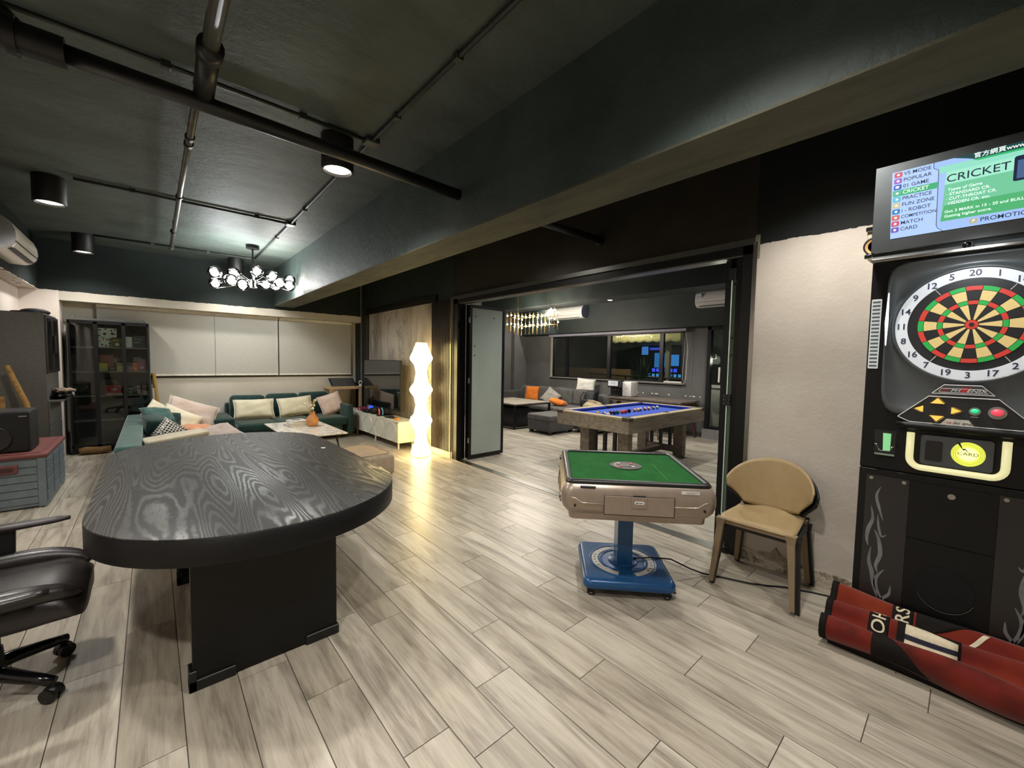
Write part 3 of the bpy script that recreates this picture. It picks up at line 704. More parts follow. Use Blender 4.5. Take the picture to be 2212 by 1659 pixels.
def game(x, w, z, h, y, dep, c, lab, name='board_game_box', art=None, tilt=0):
    t = thing(name, lab, 'game box', (x, y, z), tilt)
    B().box(-w/2, w/2, 0, dep, 0, h, .002, 1).obj('box', M('game_'+c, tuple(min(.9, v*1.9+.02) for v in col(c)[:3]), .45, 0, .5, .08, 30), t)
    if art: art(t, w, h)
    return t
def dots(t, w, h):
    for k, (dx, dz, c) in enumerate(((-.4, .9, '#b03030'), (-.1, .95, '#31478f'), (.2, .88, '#2f6f3f'), (.38, .92, '#b03030'), (-.42, .3, '#c9b23a'), (-.3, .12, '#31478f'), (-.1, .08, '#b03030'), (.1, .2, '#2f6f3f'), (.34, .7, '#b03030'), (-.44, .6, '#2f6f3f'))):
        B().cyl((dx*w, -.001, dz*h), (dx*w, 0, dz*h), .013, n=12).obj('printed_dot', M('dot'+c, c, .5), t)
    for px_, pz in ((-.15, .7), (.25, .72)): B().cyl((px_*w, -.001, pz*h), (px_*w, 0, pz*h), .02, n=7).obj('printed_hand', M('print_dark', '#2a2a28', .6), t)
    text('Twis', .075, M('print_red', '#8f2325', .5), t, (-.34*w, -.0012, .42*h), (R(90), 0, 0))
def label_bar(c1, s, size, c2='#d7c98a', z=.72):
    def f(t, w, h):
        B().box(-w*.42, w*.42, -.0008, 0, z*h-size*.7, z*h+size*.7).obj('title_band', M('band'+c1, c1, .5), t)
        if s: text(s, size, M('ttl'+c2, c2, .5), t, (0, -.0016, z*h), (R(90), 0, 0), align='CENTER')
        B().cyl((0, -.001, .3*h), (0, 0, .3*h), min(w, h)*.2, n=14).obj('printed_art', M('art'+c2, c2, .6), t)
    return f
BX = -.465
game(BX-.03, .21, 1.61, .29, 8.84, .05, '#c9c5a5', 'cream party game box with coloured dots on the top shelf', art=dots)
game(BX+.075, .12, 1.61, .15, 8.79, .04, '#3a3426', 'small dark game box with yellow title in front of the dotted box', art=label_bar('#b59a3a', '', .02))
game(BX+.21, .09, 1.61, .17, 8.82, .05, '#b7b6b0', 'pale grey game box on the top shelf, right compartment', art=None)
game(BX+.33, .16, 1.615, .19, 8.8, .06, '#26272a', 'black game box with grey lettering leaning on the top shelf', art=lambda t, w, h: (text('BAD', .045, M('print_grey', '#9c9c92', .5), t, (-.06, -.0014, .14), (R(90), R(12), 0)), B().box(-.06, .0, -.0014, 0, .07, .09).obj('title_block', M('print_grey', '#9c9c92', .5), t)))
game(BX-.055, .15, 1.24, .25, 8.88, .06, '#6d3a35', 'brick red game box standing behind the yellow boxes')
game(BX-.085, .095, 1.24, .125, 8.79, .05, '#c8ab3c', 'yellow game box with white cartoon print, left of the black pack', art=label_bar('#dcd6c4', '', .018, '#d9d4c8', .3))
game(BX+.015, .08, 1.24, .07, 8.8, .05, '#131315', 'low black game pack between two yellow boxes', art=lambda t, w, h: text('DA', .035, M('print_cream', '#b8ac86', .5), t, (-.03, -.0012, .04), (R(90), 0, 0)))
game(BX+.1, .075, 1.24, .125, 8.79, .05, '#c3a93f', 'yellow game box with white cartoon print, right of the black pack', art=label_bar('#4a6ea0', '', .014, '#dcdad2', .8))
game(BX+.06, .1, 1.31, .1, 8.92, .05, '#2b2622', 'dark game box stacked at the back of the middle shelf')
t = thing('white_helmet', 'pale grey dome cap on the middle shelf', 'helmet', (BX+.055, 8.93, 1.42)); B().sph((0, 0, 0), .06, 18, 10, (1, 1, .75)).obj('dome', M('helmet_grey', '#8d8c84', .5), t, True); B().cyl((0, 0, -.02), (0, 0, -.045), .062, n=18).obj('rim', M('helmet_grey', '#8d8c84', .5), t, 40)
game(BX+.215, .09, 1.24, .13, 8.8, .05, '#50464a', 'grey game box with figures on the middle shelf, right compartment', art=label_bar('#3a3438', '', .02, '#8f8a88', .8))
game(BX+.27, .06, 1.24, .13, 8.79, .05, '#a4502f', 'orange game box on the middle shelf, right compartment', art=label_bar('#c0653c', '', .015, '#d8a088', .7))
game(BX+.35, .1, 1.24, .19, 8.82, .05, '#69424a', 'mauve portrait game box at the right end of the middle shelf', art=label_bar('#8c5f62', '', .02, '#caa99c', .85))
game(BX+.3, .1, 1.24, .22, 8.9, .05, '#55544c', 'tall olive game box at the back of the middle shelf')
b = B().prism([(-.13, 0), (.13, 0), (.11, .16), (.07, .23), (-.07, .23), (-.11, .16)], 0, .08, 'y')
b.obj('patterned_game_bag', M('patterned_bag', '#5d4640', .6, 0, .4, .75, 60), None, False, (BX-.03, 8.88, .875), label='dark patterned arched game box behind the red case', cat='game box')
t = thing('red_case', 'small bright red case with white handle plate on the shelf', 'case', (BX+.02, 8.79, .875))
B().box(-.09, .09, 0, .08, .025, .145, .006).obj('body', M('case_red', '#b0262f', .4), t); B().box(-.09, .09, 0, .08, 0, .025).obj('base', M('case_cream', '#cfc6b4', .5), t); B().box(-.03, .03, -.006, 0, .075, .095, .003, 1).obj('handle', M('case_cream', '#cfc6b4', .5), t)
for k, (x, w, h, c, lab) in enumerate(((.2, .07, .1, '#4d5a52', 'green grey tin on the lower games shelf'), (.26, .04, .13, '#2c2824', 'dark tin between two boxes on the lower games shelf'),
                                      (.305, .04, .135, '#7d7872', 'pale upright box on the lower games shelf'), (.37, .06, .14, '#6b5a45', 'brown box at the right end of the lower games shelf'))):
    game(BX+x, w, .875, h, 8.8, .05, c, lab, art=label_bar('#3c3f3a', '', .012, '#a8a698', .65))
t = thing('acrylic_bar', 'long clear acrylic bar lying on top of the bookcase', 'display bar', (-.47, 8.85, 2.0))
B().box(-.41, .41, -.06, .06, 0, .035, .004, 1).obj('bar', M('silvery_acrylic', '#8d8f8b', .12, .7), t); B().cyl((-.38, 0, .035), (-.38, 0, .06), .012, n=10).cyl((.38, 0, .035), (.38, 0, .05), .01, n=10).obj('knob', M('silvery_acrylic', '#8d8f8b', .12, .7), t)
B().tube([(-.17, 0, 0), (-.1, .01, .01), (.05, -.01, .0), (.17, 0, .01)], [.05, .055, .052, .046], 12).obj('log', M('log_bark', '#7d5f38', .8, 0, .3, .4, 12, .6, .02, (1, 8, 8)), None, True, (-.66, 8.66, .055), label='short bark log lying on the floor under the bookcase', cat='log')
t = thing('cardboard_tube', 'tan cardboard tube leaning beside the bookcase', 'tube', (.1, 8.95, 0)); B().tube([(0, 0, .02), (-.075, .08, 1.2)], .027, 14).obj('tube', M('cardboard', '#9a7a3c', .7), t, True); B().cyl((0, 0, .0), (-.004, .004, .06), .029, n=14).obj('end_cap', M('tube_cap', '#c9c2b0', .6), t, 40)
B().tube([(0, 0, .02), (-.02, .06, .95)], .024, 12).obj('paper_roll', M('paper_roll', '#a29a88', .7), None, True, (.03, 8.95, 0), label='pale rolled paper leaning between bookcase and cardboard tube', cat='paper roll')

# ------------------------------------------------------------------ green velvet sofas
def velvet(name, c, c2, scale=7):
    t = NT(name); t.set(.75, 0, .25, Sheen_Weight=.35, Sheen_Roughness=.4)
    v = t.coord('Object'); n = t.noise(v, scale, 5, .6, .4); t.base(t.ramp(n, [(.35, c), (.68, c2)])); t.bump(t.noise(v, scale*3, 4), .3, .012); MATS[name] = t.m; return t.m
TEAL = velvet('green_velvet', '#142e2b', '#1f3d39'); TEAL2 = velvet('light_green_velvet', '#2f4c48', '#426460')
def soft(x0, x1, y0, y1, z0, z1, r=.05): return B().box(x0, x1, y0, y1, z0, z1, r, 4)
t = thing('green_sofa', 'dark green velvet sofa against the window wall with three back cushions', 'sofa', (1.92, 8.4, 0))
soft(-.92, .76, -.6, .6, .06, .26, .04).obj('base', TEAL, t, True)
for k in range(3): soft(-.9+k*.583, -.9+(k+1)*.583-.006, -.62, .3, .25, .4, .045).obj('seat_cushion', TEAL, t, True)
soft(-.95, .76, .42, .64, .06, .66, .04).obj('back', TEAL, t, True)
for k in range(3):
    b = soft(-.9+k*.56, -.9+(k+1)*.56-.01, .2, .42, .38, .8+.01*k, .07)
    for v in b.bm.verts: v.co.z += .012*math.sin(v.co.x*7+k*2)*(v.co.z > .6); v.co.y += .05*(v.co.z-.4)
    b.obj('back_cushion', TEAL, t, True)
soft(.85, .95, -.62, .18, .06, .62, .035).obj('arm', TEAL, t, True)
soft(-1.22, -.92, -.52, .42, .06, .5, .04).obj('low_arm', TEAL, t, True)
for x in (-.85, .8):
    for y in (-.5, .5): B().cyl((x, y, 0), (x, y, .07), .02, n=10).obj('foot', BLACKPL, t, 40)
t = thing('chaise_sofa', 'green velvet chaise sofa with low back, turned sideways beside the bookcase', 'sofa', (.25, 7.0, 0))
soft(-.55, -.35, -1.48, 1.5, .06, .585, .035).obj('back', TEAL2, t, True)
soft(-.4, .42, -1.45, 1.45, .06, .24, .04).obj('base', TEAL, t, True)
for k in range(3): soft(-.37, .42, -1.45+k*.95, -1.45+(k+1)*.95-.006, .23, .36, .045).obj('seat_cushion', TEAL, t, True)
for x in (-.45, .35):
    for y in (-1.3, 1.3): B().cyl((x, y, 0), (x, y, .07), .02, n=10).obj('foot', BLACKPL, t, 40)
CREAM = velvet('cream_velvet', '#cbc3a8', '#dad3bb'); PINK = velvet('blush_velvet', '#bda79b', '#cfbdb2'); OAT = velvet('oat_linen', '#b3a892', '#c5bba6')
GREYP = velvet('greige_velvet', '#9d8d86', '#b0a19a'); ORNG = velvet('peach_velvet', '#c07f5c', '#d39a78'); IVORY = velvet('ivory_velvet', '#d6cbae', '#e2d9c2')
WP = M('white_piping', '#ddd6c8', .7)
pillow('cream velvet cushion on the left of the green sofa, by the low arm', .62, .36, .16, (1.35, 8.42, .575), (R(68), 0, R(-3)), CREAM, 1, pipe=WP)
pillow('cream velvet cushion in the middle of the green sofa', .6, .36, .16, (2.02, 8.42, .585), (R(68), R(-4), R(4)), CREAM, 2, pipe=WP)
pillow('blush pink cushion standing on its corner at the right arm of the green sofa', .42, .42, .16, (2.64, 8.36, .6), (R(66), R(-18), R(-8)), PINK, 3, pipe=PINK)
pillow('large blush pink cushion tilted on top of the chaise pile', .66, .4, .17, (.45, 7.9, .62), (R(62), R(22), R(6)), PINK, 4, pipe=WP)
pillow('ivory cushion leaning under the blush pink cushion on the chaise', .5, .42, .15, (.28, 7.6, .53), (R(60), R(30), R(0)), IVORY, 5)
c = thing('velvet_bolster', 'boxy green velvet cushion propped on the low chaise back', 'cushion', (.0, 7.25, .57), rot=(R(12), R(6), R(14)))
soft(-.1, .1, -.14, .14, -.13, .1, .04).obj('box_cushion', TEAL, c, True)
pillow('green velvet cushion lying over the boxy cushion on the chaise', .36, .32, .13, (.05, 7.45, .66), (R(35), R(8), R(20)), TEAL2, 6)
pillow('dark green cushion half hidden behind the chaise pile', .3, .26, .12, (.17, 7.5, .58), (R(68), R(12), R(25)), TEAL, 16)
pillow('white cushion corner peeking out behind the green cushions by the bookcase', .3, .3, .1, (.05, 7.95, .66), (R(60), R(35), 0), IVORY, 17)
def hound():
    t = NT('houndstooth'); t.set(.8); v = t.coord('Object', (1, 1, 1), (0, 0, .78)); ck = t.node('ShaderNodeTexChecker'); t.link(v, ck.inputs[0]); ck.inputs['Scale'].default_value = 42
    ck.inputs[1].default_value = col('#cfcac0'); ck.inputs[2].default_value = col('#15151a'); t.base(ck.outputs[0]); return t.m
pillow('black and white checked cushion in the chaise pile', .32, .32, .12, (.16, 7.1, .47), (R(58), R(40), R(8)), hound(), 7)
pillow('peach orange cushion under the blush pink cushion', .4, .4, .14, (.5, 7.35, .43), (R(8), R(4), R(20)), ORNG, 8)
pillow('greige pillow with white piping pointing at the green sofa arm', .62, .4, .14, (.62, 6.75, .43), (R(22), R(-8), R(28)), GREYP, 9, pipe=WP)
t = thing('folded_quilt', 'folded oatmeal quilt lying across the chaise', 'quilt', (.2, 6.4, .47), rot=(0, R(-6), R(14)))
for k in range(2):
    b = soft(-.31, .31, -.16, .16, -.055+k*.06, .005+k*.065, .028)
    for v in b.bm.verts: v.co.z += .01*math.sin(v.co.x*16+k)+.006*math.sin(v.co.y*22)
    b.obj('quilt_fold', OAT if k else GREYP, t, True)

# ------------------------------------------------------------------ coffee table, vase, books, pouf
def mat_white_marble():
    t = NT('white_marble'); t.set(.15, 0, .5); v = t.coord('Object', (1, 1, 1), (0, 0, .7)); n = t.noise(v, 2.2, 6, .6, 2.0)
    t.base(t.ramp(t.math('ABSOLUTE', t.math('SUBTRACT', n, .5)), [(0, '#a39c92'), (.02, '#d6d0c6'), (.08, '#e6e1d8')])); return t.m
t = thing('marble_coffee_table', 'white marble coffee table on slanted black legs before the green sofa', 'table', (1.73, 6.75, 0))
B().box(-.39, .39, -.78, .78, .405, .425, .004, 1).obj('table_top', mat_white_marble(), t)
for sx in (-1, 1):
    for sy in (-1, 1): B().tube([(sx*.27, sy*.6, .4), (sx*.34, sy*.72, 0)], .013, 8).obj('leg', BLACKMET, t, True)
B().box(-.27, .27, -.012, .012, .385, .405).box(-.012, .012, -.6, .6, .385, .405).obj('frame', BLACKMET, t)
t = thing('terracotta_vase', 'small round terracotta vase on the marble coffee table', 'vase', (1.88, 6.85, .425))
B().lathe([(.045, 0), (.07, .02), (.092, .07), (.085, .12), (.055, .16), (.038, .19), (.042, .215), (.05, .225), (.04, .222), (.03, .19), (.001, .18)], 28).obj('pot', M('terracotta', '#c98a55', .55, 0, .4, .15), t, True)
_r5 = random.Random(9); FLW = M('dried_flower', '#b59a63', .8); FLT = M('dried_leaf', '#6e6a42', .8)
d = thing('dried_flowers', 'dried flower bunch standing in the terracotta vase', 'flowers', (1.88, 6.85, .6))
for k in range(16):
    a = _r5.uniform(0, 6.28); sp = _r5.uniform(.02, .12); hh = _r5.uniform(.1, .24)
    st_ = B().tube([(0, 0, 0), (math.cos(a)*sp*.4, math.sin(a)*sp*.4, hh*.6), (math.cos(a)*sp, math.sin(a)*sp, hh)], .0025, 5).obj('stem', FLT, d, True)
    tip = (math.cos(a)*sp, math.sin(a)*sp, hh)
    if k % 3: B().sph(tip, .016, 8, 6, (.7, .7, 1.7)).obj('seed_head', FLW if k % 2 else FLT, d, True)
    else: B().sph(tip, .02, 10, 7).obj('cotton_boll', M('cotton', '#ded5c6', .9), d, True)
for k, (x, y, z, w, l, h, rz, c, lab) in enumerate(((1.68, 7.0, .425, .26, .32, .03, .1, '#b9b2ab', 'grey book at the bottom of the pile on the marble table'),
        (1.7, 7.02, .455, .24, .3, .03, -.1, '#cfcac2', 'white book in the middle of the pile on the marble table'), (1.71, 7.04, .485, .22, .28, .028, .15, '#dedad2', 'white book with dark picture on top of the pile'))):
    t = thing('book', lab, 'book', (x, y, z), rz, 'books on the marble table')
    B().box(-w/2, w/2, -l/2, l/2, .003, h-.003).obj('pages', M('paper_edge', '#d9d4c8', .8), t)
    B().box(-w/2-.003, w/2+.003, -l/2-.003, l/2+.003, h-.003, h).box(-w/2-.003, w/2+.003, -l/2-.003, l/2+.003, 0, .003).box(-w/2-.003, -w/2, -l/2-.003, l/2+.003, 0, h).obj('cover', M('cover'+c, c, .4), t)
    if k == 2: B().box(-w*.3, w*.3, -l*.1, l*.38, h, h+.0008).obj('cover_picture', M('cover_print', '#6d6864', .5, 0, .5, .5, 25), t)
TAUPE = M('taupe_leather', '#a5927c', .5, 0, .4, .1, 14, .15)
t = thing('floor_pouf', 'square taupe leather floor pouf behind the black table', 'pouf', (1.94, 5.27, 0), R(3))
b = soft(-.4, .4, -.38, .38, 0, .28, .06); bmesh.ops.subdivide_edges(b.bm, edges=b.bm.edges[:], cuts=3, use_grid_fill=True)
for v in b.bm.verts:
    if v.co.z > .2:
        dx, dy = v.co.x, v.co.y; q = math.hypot(dx, dy)
        v.co.z += .03*max(0, 1-(q/.45)**2) - .035*math.exp(-(q/.06)**2) - .012*math.exp(-(dx/.03)**2) - .012*math.exp(-(dy/.03)**2)
b.obj('body', TAUPE, t, True)
sp_ = [(x, y, .285) for x, y in rpoly(.72, .68, .08, 5)]; B().tube(sp_+[sp_[0]], .006, 5).obj('seam', TAUPE, t, True)
B().box(-.03, .03, -.384, -.379, .02, .26).obj('side_seam', TAUPE, t)
B().sph((0, 0, .274), .018, 12, 8, (1, 1, .5)).obj('button', TAUPE, t, True)

# ------------------------------------------------------------------ media console and things on it
CONS = M('console_white', '#d3d0c2', .35, 0, .5, .03)
t = thing('media_console', 'long cream media console with arched door reliefs on thin legs', 'cabinet', (3.19, 7.2, 0))
B().box(-.165, .16, -1.0, 1.0, .11, .445, .004, 1).obj('carcass', CONS, t); B().box(-.175, .165, -1.01, 1.01, .445, .465, .003, 1).obj('top', CONS, t)
for k in range(4):
    ya = -1.0+k*.5; d = B().box(-.18, -.166, ya+.005, ya+.495, .115, .44, .003, 1).obj('door', CONS, t)
    cy = ya+(.5 if k % 2 == 0 else 0); pts = [(-.182, ya+.25+.19*math.cos(a), .28+.155*math.sin(a)) for a in [2*math.pi*j/28 for j in range(29)]]
    B().tube(pts, .006, 6).obj('arch_relief', CONS, d, True)
for y in (-.92, 0, .88):
    for x in (-.13, .12): B().cyl((x, y, 0), (x, y, .11), .014, .018, n=10).obj('leg', CONS, t, 40)
def mat_tv():
    t = NT('tv_screen'); t.base('#0a0b0d'); t.set(.06, 0, .6); t.b.inputs['Coat Weight'].default_value = .5; return t.m
TVM = mat_tv()
t = thing('television', 'large dark television standing on the media console, switched off', 'television', (3.22, 7.31, .465))
B().box(-.012, .025, -.79, .79, .12, 1.015, .004, 1).obj('bezel', BLACKPL, t); B().box(-.014, -.011, -.778, .778, .14, 1.003).obj('screen', TVM, t)
B().box(.0, .03, -.09, .09, .02, .2).obj('stand_post', BLACKPL, t); B().box(-.1, .12, -.28, .28, 0, .012, .003, 1).obj('stand_base', BLACKPL, t)
B().box(.025, .05, -.4, .4, .3, .75).obj('rear_cover', BLACKPL, t)
def small(name, lab, cat, loc, parts, rz=0):
    t = thing(name, lab, cat, loc, rz)
    for nm, b_, m_ in parts: b_.obj(nm, m_, t, 40)
    return t
CT = .465
small('red_gift_box', 'small dark red box at the far end of the media console', 'box', (3.16, 8.06, CT), [('box', B().box(-.07, .07, -.09, .09, 0, .07, .003, 1), M('dark_red_box', '#7d2440', .45)), ('label', B().box(-.071, -.07, -.02, .02, .02, .05), WHITEPL)])
small('router', 'small white upright router behind the red box', 'router', (3.3, 8.1, CT), [('body', B().box(-.02, .02, -.03, .03, 0, .16, .006), WHITEPL), ('foot', B().box(-.03, .03, -.04, .04, 0, .012), WHITEPL)])
small('blue_gadget', 'small bright blue gadget beside the white router', 'gadget', (3.27, 7.92, CT), [('body', B().box(-.02, .02, -.06, .06, .02, .12, .01), EM('blue_screen', '#2f5cff', .9, '#2040c0')), ('stand', B().box(-.03, .03, -.03, .03, 0, .02), BLACKPL)])
small('game_console', 'black game console lying on the media console', 'game console', (3.13, 7.72, CT), [('body', B().box(-.08, .08, -.13, .13, 0, .05, .006), BLACKPL), ('lid_line', B().box(-.081, -.078, -.12, .12, .022, .026), STEEL)])
small('black_speaker', 'black cube speaker between game console and controllers', 'speaker', (3.14, 7.44, CT), [('body', B().box(-.07, .07, -.08, .08, 0, .11, .01), BLACKPL), ('grille', B().cyl((-.07, 0, .055), (-.074, 0, .055), .04, n=18), SPK)])
def wheel_grip(cx, c): return B().tube([(cx, -.01, .01), (cx-.01, -.03, .06), (cx, -.01, .11), (cx, .02, .125)], [.016, .018, .017, .012], 10)
small('handheld_controllers', 'pair of red and blue game controllers on a black dock', 'controller', (3.1, 7.12, CT), [('dock', B().cyl((0, 0, 0), (0, 0, .015), .06, n=20), BLACKPL), ('red_grip', wheel_grip(-.01, 0), M('coral_red', '#d3505a', .45)), ('blue_grip', B().tube([(.03, -.06, .02), (.03, -.07, .08), (.03, -.04, .13), (.03, .0, .14)], [.012, .014, .014, .01], 10), M('sky_blue', '#4c93b0', .45))])
small('black_cable_coil', 'tangled black cables near the end of the media console', 'cable', (3.13, 6.72, CT), [('cable', B().tube([(math.cos(a*1.3)*.06+.02*math.sin(a*3), math.sin(a)*.12, .008+.008*math.sin(a*2)+.008) for a in [k*.4 for k in range(26)]], .006, 6), BLACKPL), ('adapter', B().box(-.02, .03, -.04, .04, 0, .028, .005), BLACKPL)])
small('orange_pouch', 'small orange pouch at the lamp end of the media console', 'pouch', (3.14, 6.5, CT), [('pouch', B().box(-.03, .03, -.06, .06, 0, .028, .012, 3), M('orange_cloth', '#d58a1f', .6)), ('strap', B().tube([(0, .06, .015), (.01, .1, .01), (.03, .12, .006)], .005, 6), M('orange_cloth', '#d58a1f', .6))])
small('white_plug_adapter', 'small white adapter by the marble wall on the media console', 'adapter', (3.34, 6.35, CT), [('body', B().box(-.025, .025, -.03, .03, 0, .055, .006), WHITEPL), ('plug', B().cyl((0, 0, .055), (0, 0, .07), .012, n=10), WHITEPL)])
small('computer_tower', 'grey computer tower standing on the floor between sofa and console', 'computer', (3.1, 8.4, 0), [('case', B().box(-.1, .1, -.17, .22, .015, .45, .008), M('tower_grey', '#6d6a60', .5)), ('front_panel', B().box(-.09, .09, -.176, -.17, .03, .44), M('tower_front', '#8d897d', .5)), ('top_plate', B().box(-.11, .11, -.18, .23, .45, .465), M('tower_top', '#bdb8ab', .4))])
LW = M('light_wood', '#b59d76', .5, 0, .4, .15, 8, stretch=(1, 8, 8))
t = thing('wood_side_table', 'light wood side table in the corner behind the green sofa', 'table', (3.03, 8.72, 0))
B().box(-.33, .32, -.13, .33, .86, .92, .006).obj('table_top', LW, t)
for x in (-.3, .29):
    for y in (-.1, .3): B().box(x-.025, x+.025, y-.025, y+.025, 0, .86).obj('leg', LW, t)
B().box(-.27, -.23, -.12, -.08, .0, .86).obj('leg', LW, t)
t = thing('touch_monitor', 'black tilted touch screen lying on the wood side table', 'monitor', (3.02, 8.72, .92), rot=(R(26), 0, R(-4)))
B().box(-.25, .25, -.08, .3, .0, .03, .006).obj('housing', BLACKPL, t); B().box(-.22, .22, -.05, .27, .03, .0315).obj('screen', M('grey_screen', '#3d3e40', .2), t)
B().box(-.012, .012, -.07, -.062, .03, .032).obj('logo_dot', WHITEPL, t)
B().box(-.15, .15, .1, .28, -.1, 0).obj('foot', BLACKPL, t)
t = thing('webcam', 'round white home camera on the wood side table', 'camera', (3.33, 8.62, .92))
B().cyl((0, 0, 0), (0, 0, .035), .035, .03, n=18).obj('base', WHITEPL, t, 40); B().sph((0, 0, .075), .042, 18, 12).obj('head', WHITEPL, t, True); B().cyl((-.02, -.03, .078), (-.026, -.042, .078), .021, n=16).obj('lens', BLKG, t, 40)

# ------------------------------------------------------------------ wavy floor lamp
LG = NT('lamp_shade_glow'); LG.set(.6); LG.base('#f4ecd0')
LG.b.inputs['Emission Color'].default_value = col('#ffe29a'); LG.b.inputs['Emission Strength'].default_value = 9.0
t = thing('wavy_floor_lamp', 'tall glowing floor lamp of stacked wavy white bulges', 'lamp', (3.1, 5.6, 0))
B().lathe([(.001, 0), (.125, 0), (.128, .012), (.12, .03), (.001, .035)], 32).obj('base', M('lamp_base', '#d8d2bd', .5), t, 40)
prof = []; N = 64
keys = [(.05, .155), (.14, .135), (.24, .098), (.33, .082), (.42, .1), (.56, .172), (.70, .1), (.80, .082), (.90, .1), (1.04, .175), (1.18, .1), (1.30, .082), (1.40, .1), (1.52, .172), (1.66, .118), (1.73, .088), (1.755, .083)]
for i in range(len(keys)-1):
    for k in range(5):
        f = k/5; g = f*f*(3-2*f) if 0 < i < len(keys)-3 else f; prof.append((keys[i][1]+(keys[i+1][1]-keys[i][1])*g, keys[i][0]+(keys[i+1][0]-keys[i][0])*f))
prof.append((keys[-1][1], keys[-1][0]))
b = B(); rings = []
for r, z in prof:
    am = .05 if r > .1 else .02
    rings.append([(r*(1+am*abs(math.sin(4*a))-am)*math.cos(a), r*(1+am*abs(math.sin(4*a))-am)*math.sin(a), z) for a in [2*math.pi*i/64 for i in range(64)]])
b.loft(rings, cap0=False, cap1=False).obj('shade', LG.m, t, True)
RIB = M('lamp_rib', '#e9e0c4', .6)
for k in range(8):
    a = k*math.pi/4
    B().tube([(r*.955*math.cos(a), r*.955*math.sin(a), z) for r, z in prof[::2]], .0025, 5).obj('seam', LG.m, t, True)
B().lathe([(.001, 1.75), (.08, 1.75), (.084, 1.765), (.07, 1.768), (.001, 1.762)], 28).obj('top_ring', M('lamp_top', '#e2d6ac', .5), t, 40)
B().tube([(.1, 0, .01), (.2, -.2, .006), (.24, -.36, .006)], .004, 6).obj('cord', WHITEPL, t, True)

# ------------------------------------------------------------------ mahjong table
GOLD = M('champagne_gold', '#9c8d80', .32, .45, .5, .05); GOLDL = M('champagne_line', '#d9cfc0', .2, .7)
BLUE = M('base_blue', '#1d4c7c', .28, .1, .5, .06); FELT = M('green_felt', '#1c5525', .9, 0, .1, .16, 12, .2)
t = thing('mahjong_table', 'automatic mahjong table with green felt top on a blue wheeled base', 'table', (2.44, 1.55, 0), R(43))
# local: square sides along x and y, front face towards -y
def sq(a, r, z): return [(x, y, z) for x, y in rpoly(2*a, 2*a, r, 5)]
body = B().loft([sq(.385, .03, .552), sq(.4, .04, .556), sq(.405, .045, .592), sq(.418, .05, .604), sq(.44, .06, .632), sq(.452, .065, .672), sq(.452, .065, .722), sq(.444, .06, .752), sq(.428, .05, .776), sq(.424, .05, .78)])
body.obj('body', GOLD, t, 50)
rim = B(); rim.loft([sq(.425, .05, .778), sq(.427, .05, .79), sq(.418, .045, .802), sq(.398, .03, .804), sq(.386, .02, .796), sq(.386, .02, .78)], cap0=False, cap1=False)
rim.obj('rim', M('rim_black', '#161514', .4, .1), t, 50)
B().prism(rpoly(.776, .776, .02), .782, .79).obj('felt', FELT, t)
dk = M('dial_black', '#1a1614', .5); dl = B().cyl((0, 0, .79), (0, 0, .795), .108, n=40).obj('dial', dk, t, 40)
B().loft([[(math.cos(a)*r, math.sin(a)*r, z) for a in [2*math.pi*k/40 for k in range(40)]] for r, z in ((.09, .795), (.093, .797), (.1, .797), (.103, .795))], cap0=False, cap1=False).obj('dial_ring', M('dial_ring', '#4a3e34', .5, .2), dl, True)
for k in range(4):
    a = R(45+90*k); B().cyl((.06*math.cos(a), .06*math.sin(a), .795), (.06*math.cos(a), .06*math.sin(a), .8), .013, n=14).obj('dial_button', M('dial_red' if k % 2 else 'dial_pale', '#b5423a' if k % 2 else '#b9b2a6', .4), dl, 40)
B().cyl((0, 0, .795), (0, 0, .797), .04, n=28).obj('dice_cover', M('dice_dark', '#2a2320', .45), dl, 40)
WS = M('dial_print', '#cfc7ae', .6)
for k in range(7): B().box(-.003, .003, .066, .082, .7955, .797, rot=Matrix.Rotation(R(-42+k*14), 4, 'Z')).obj('dial_mark', WS, dl)
B().box(-.3, .1, -.201, -.2, .79, .7904).obj('felt_line', M('felt_line', '#6f9e6d', .8), t)
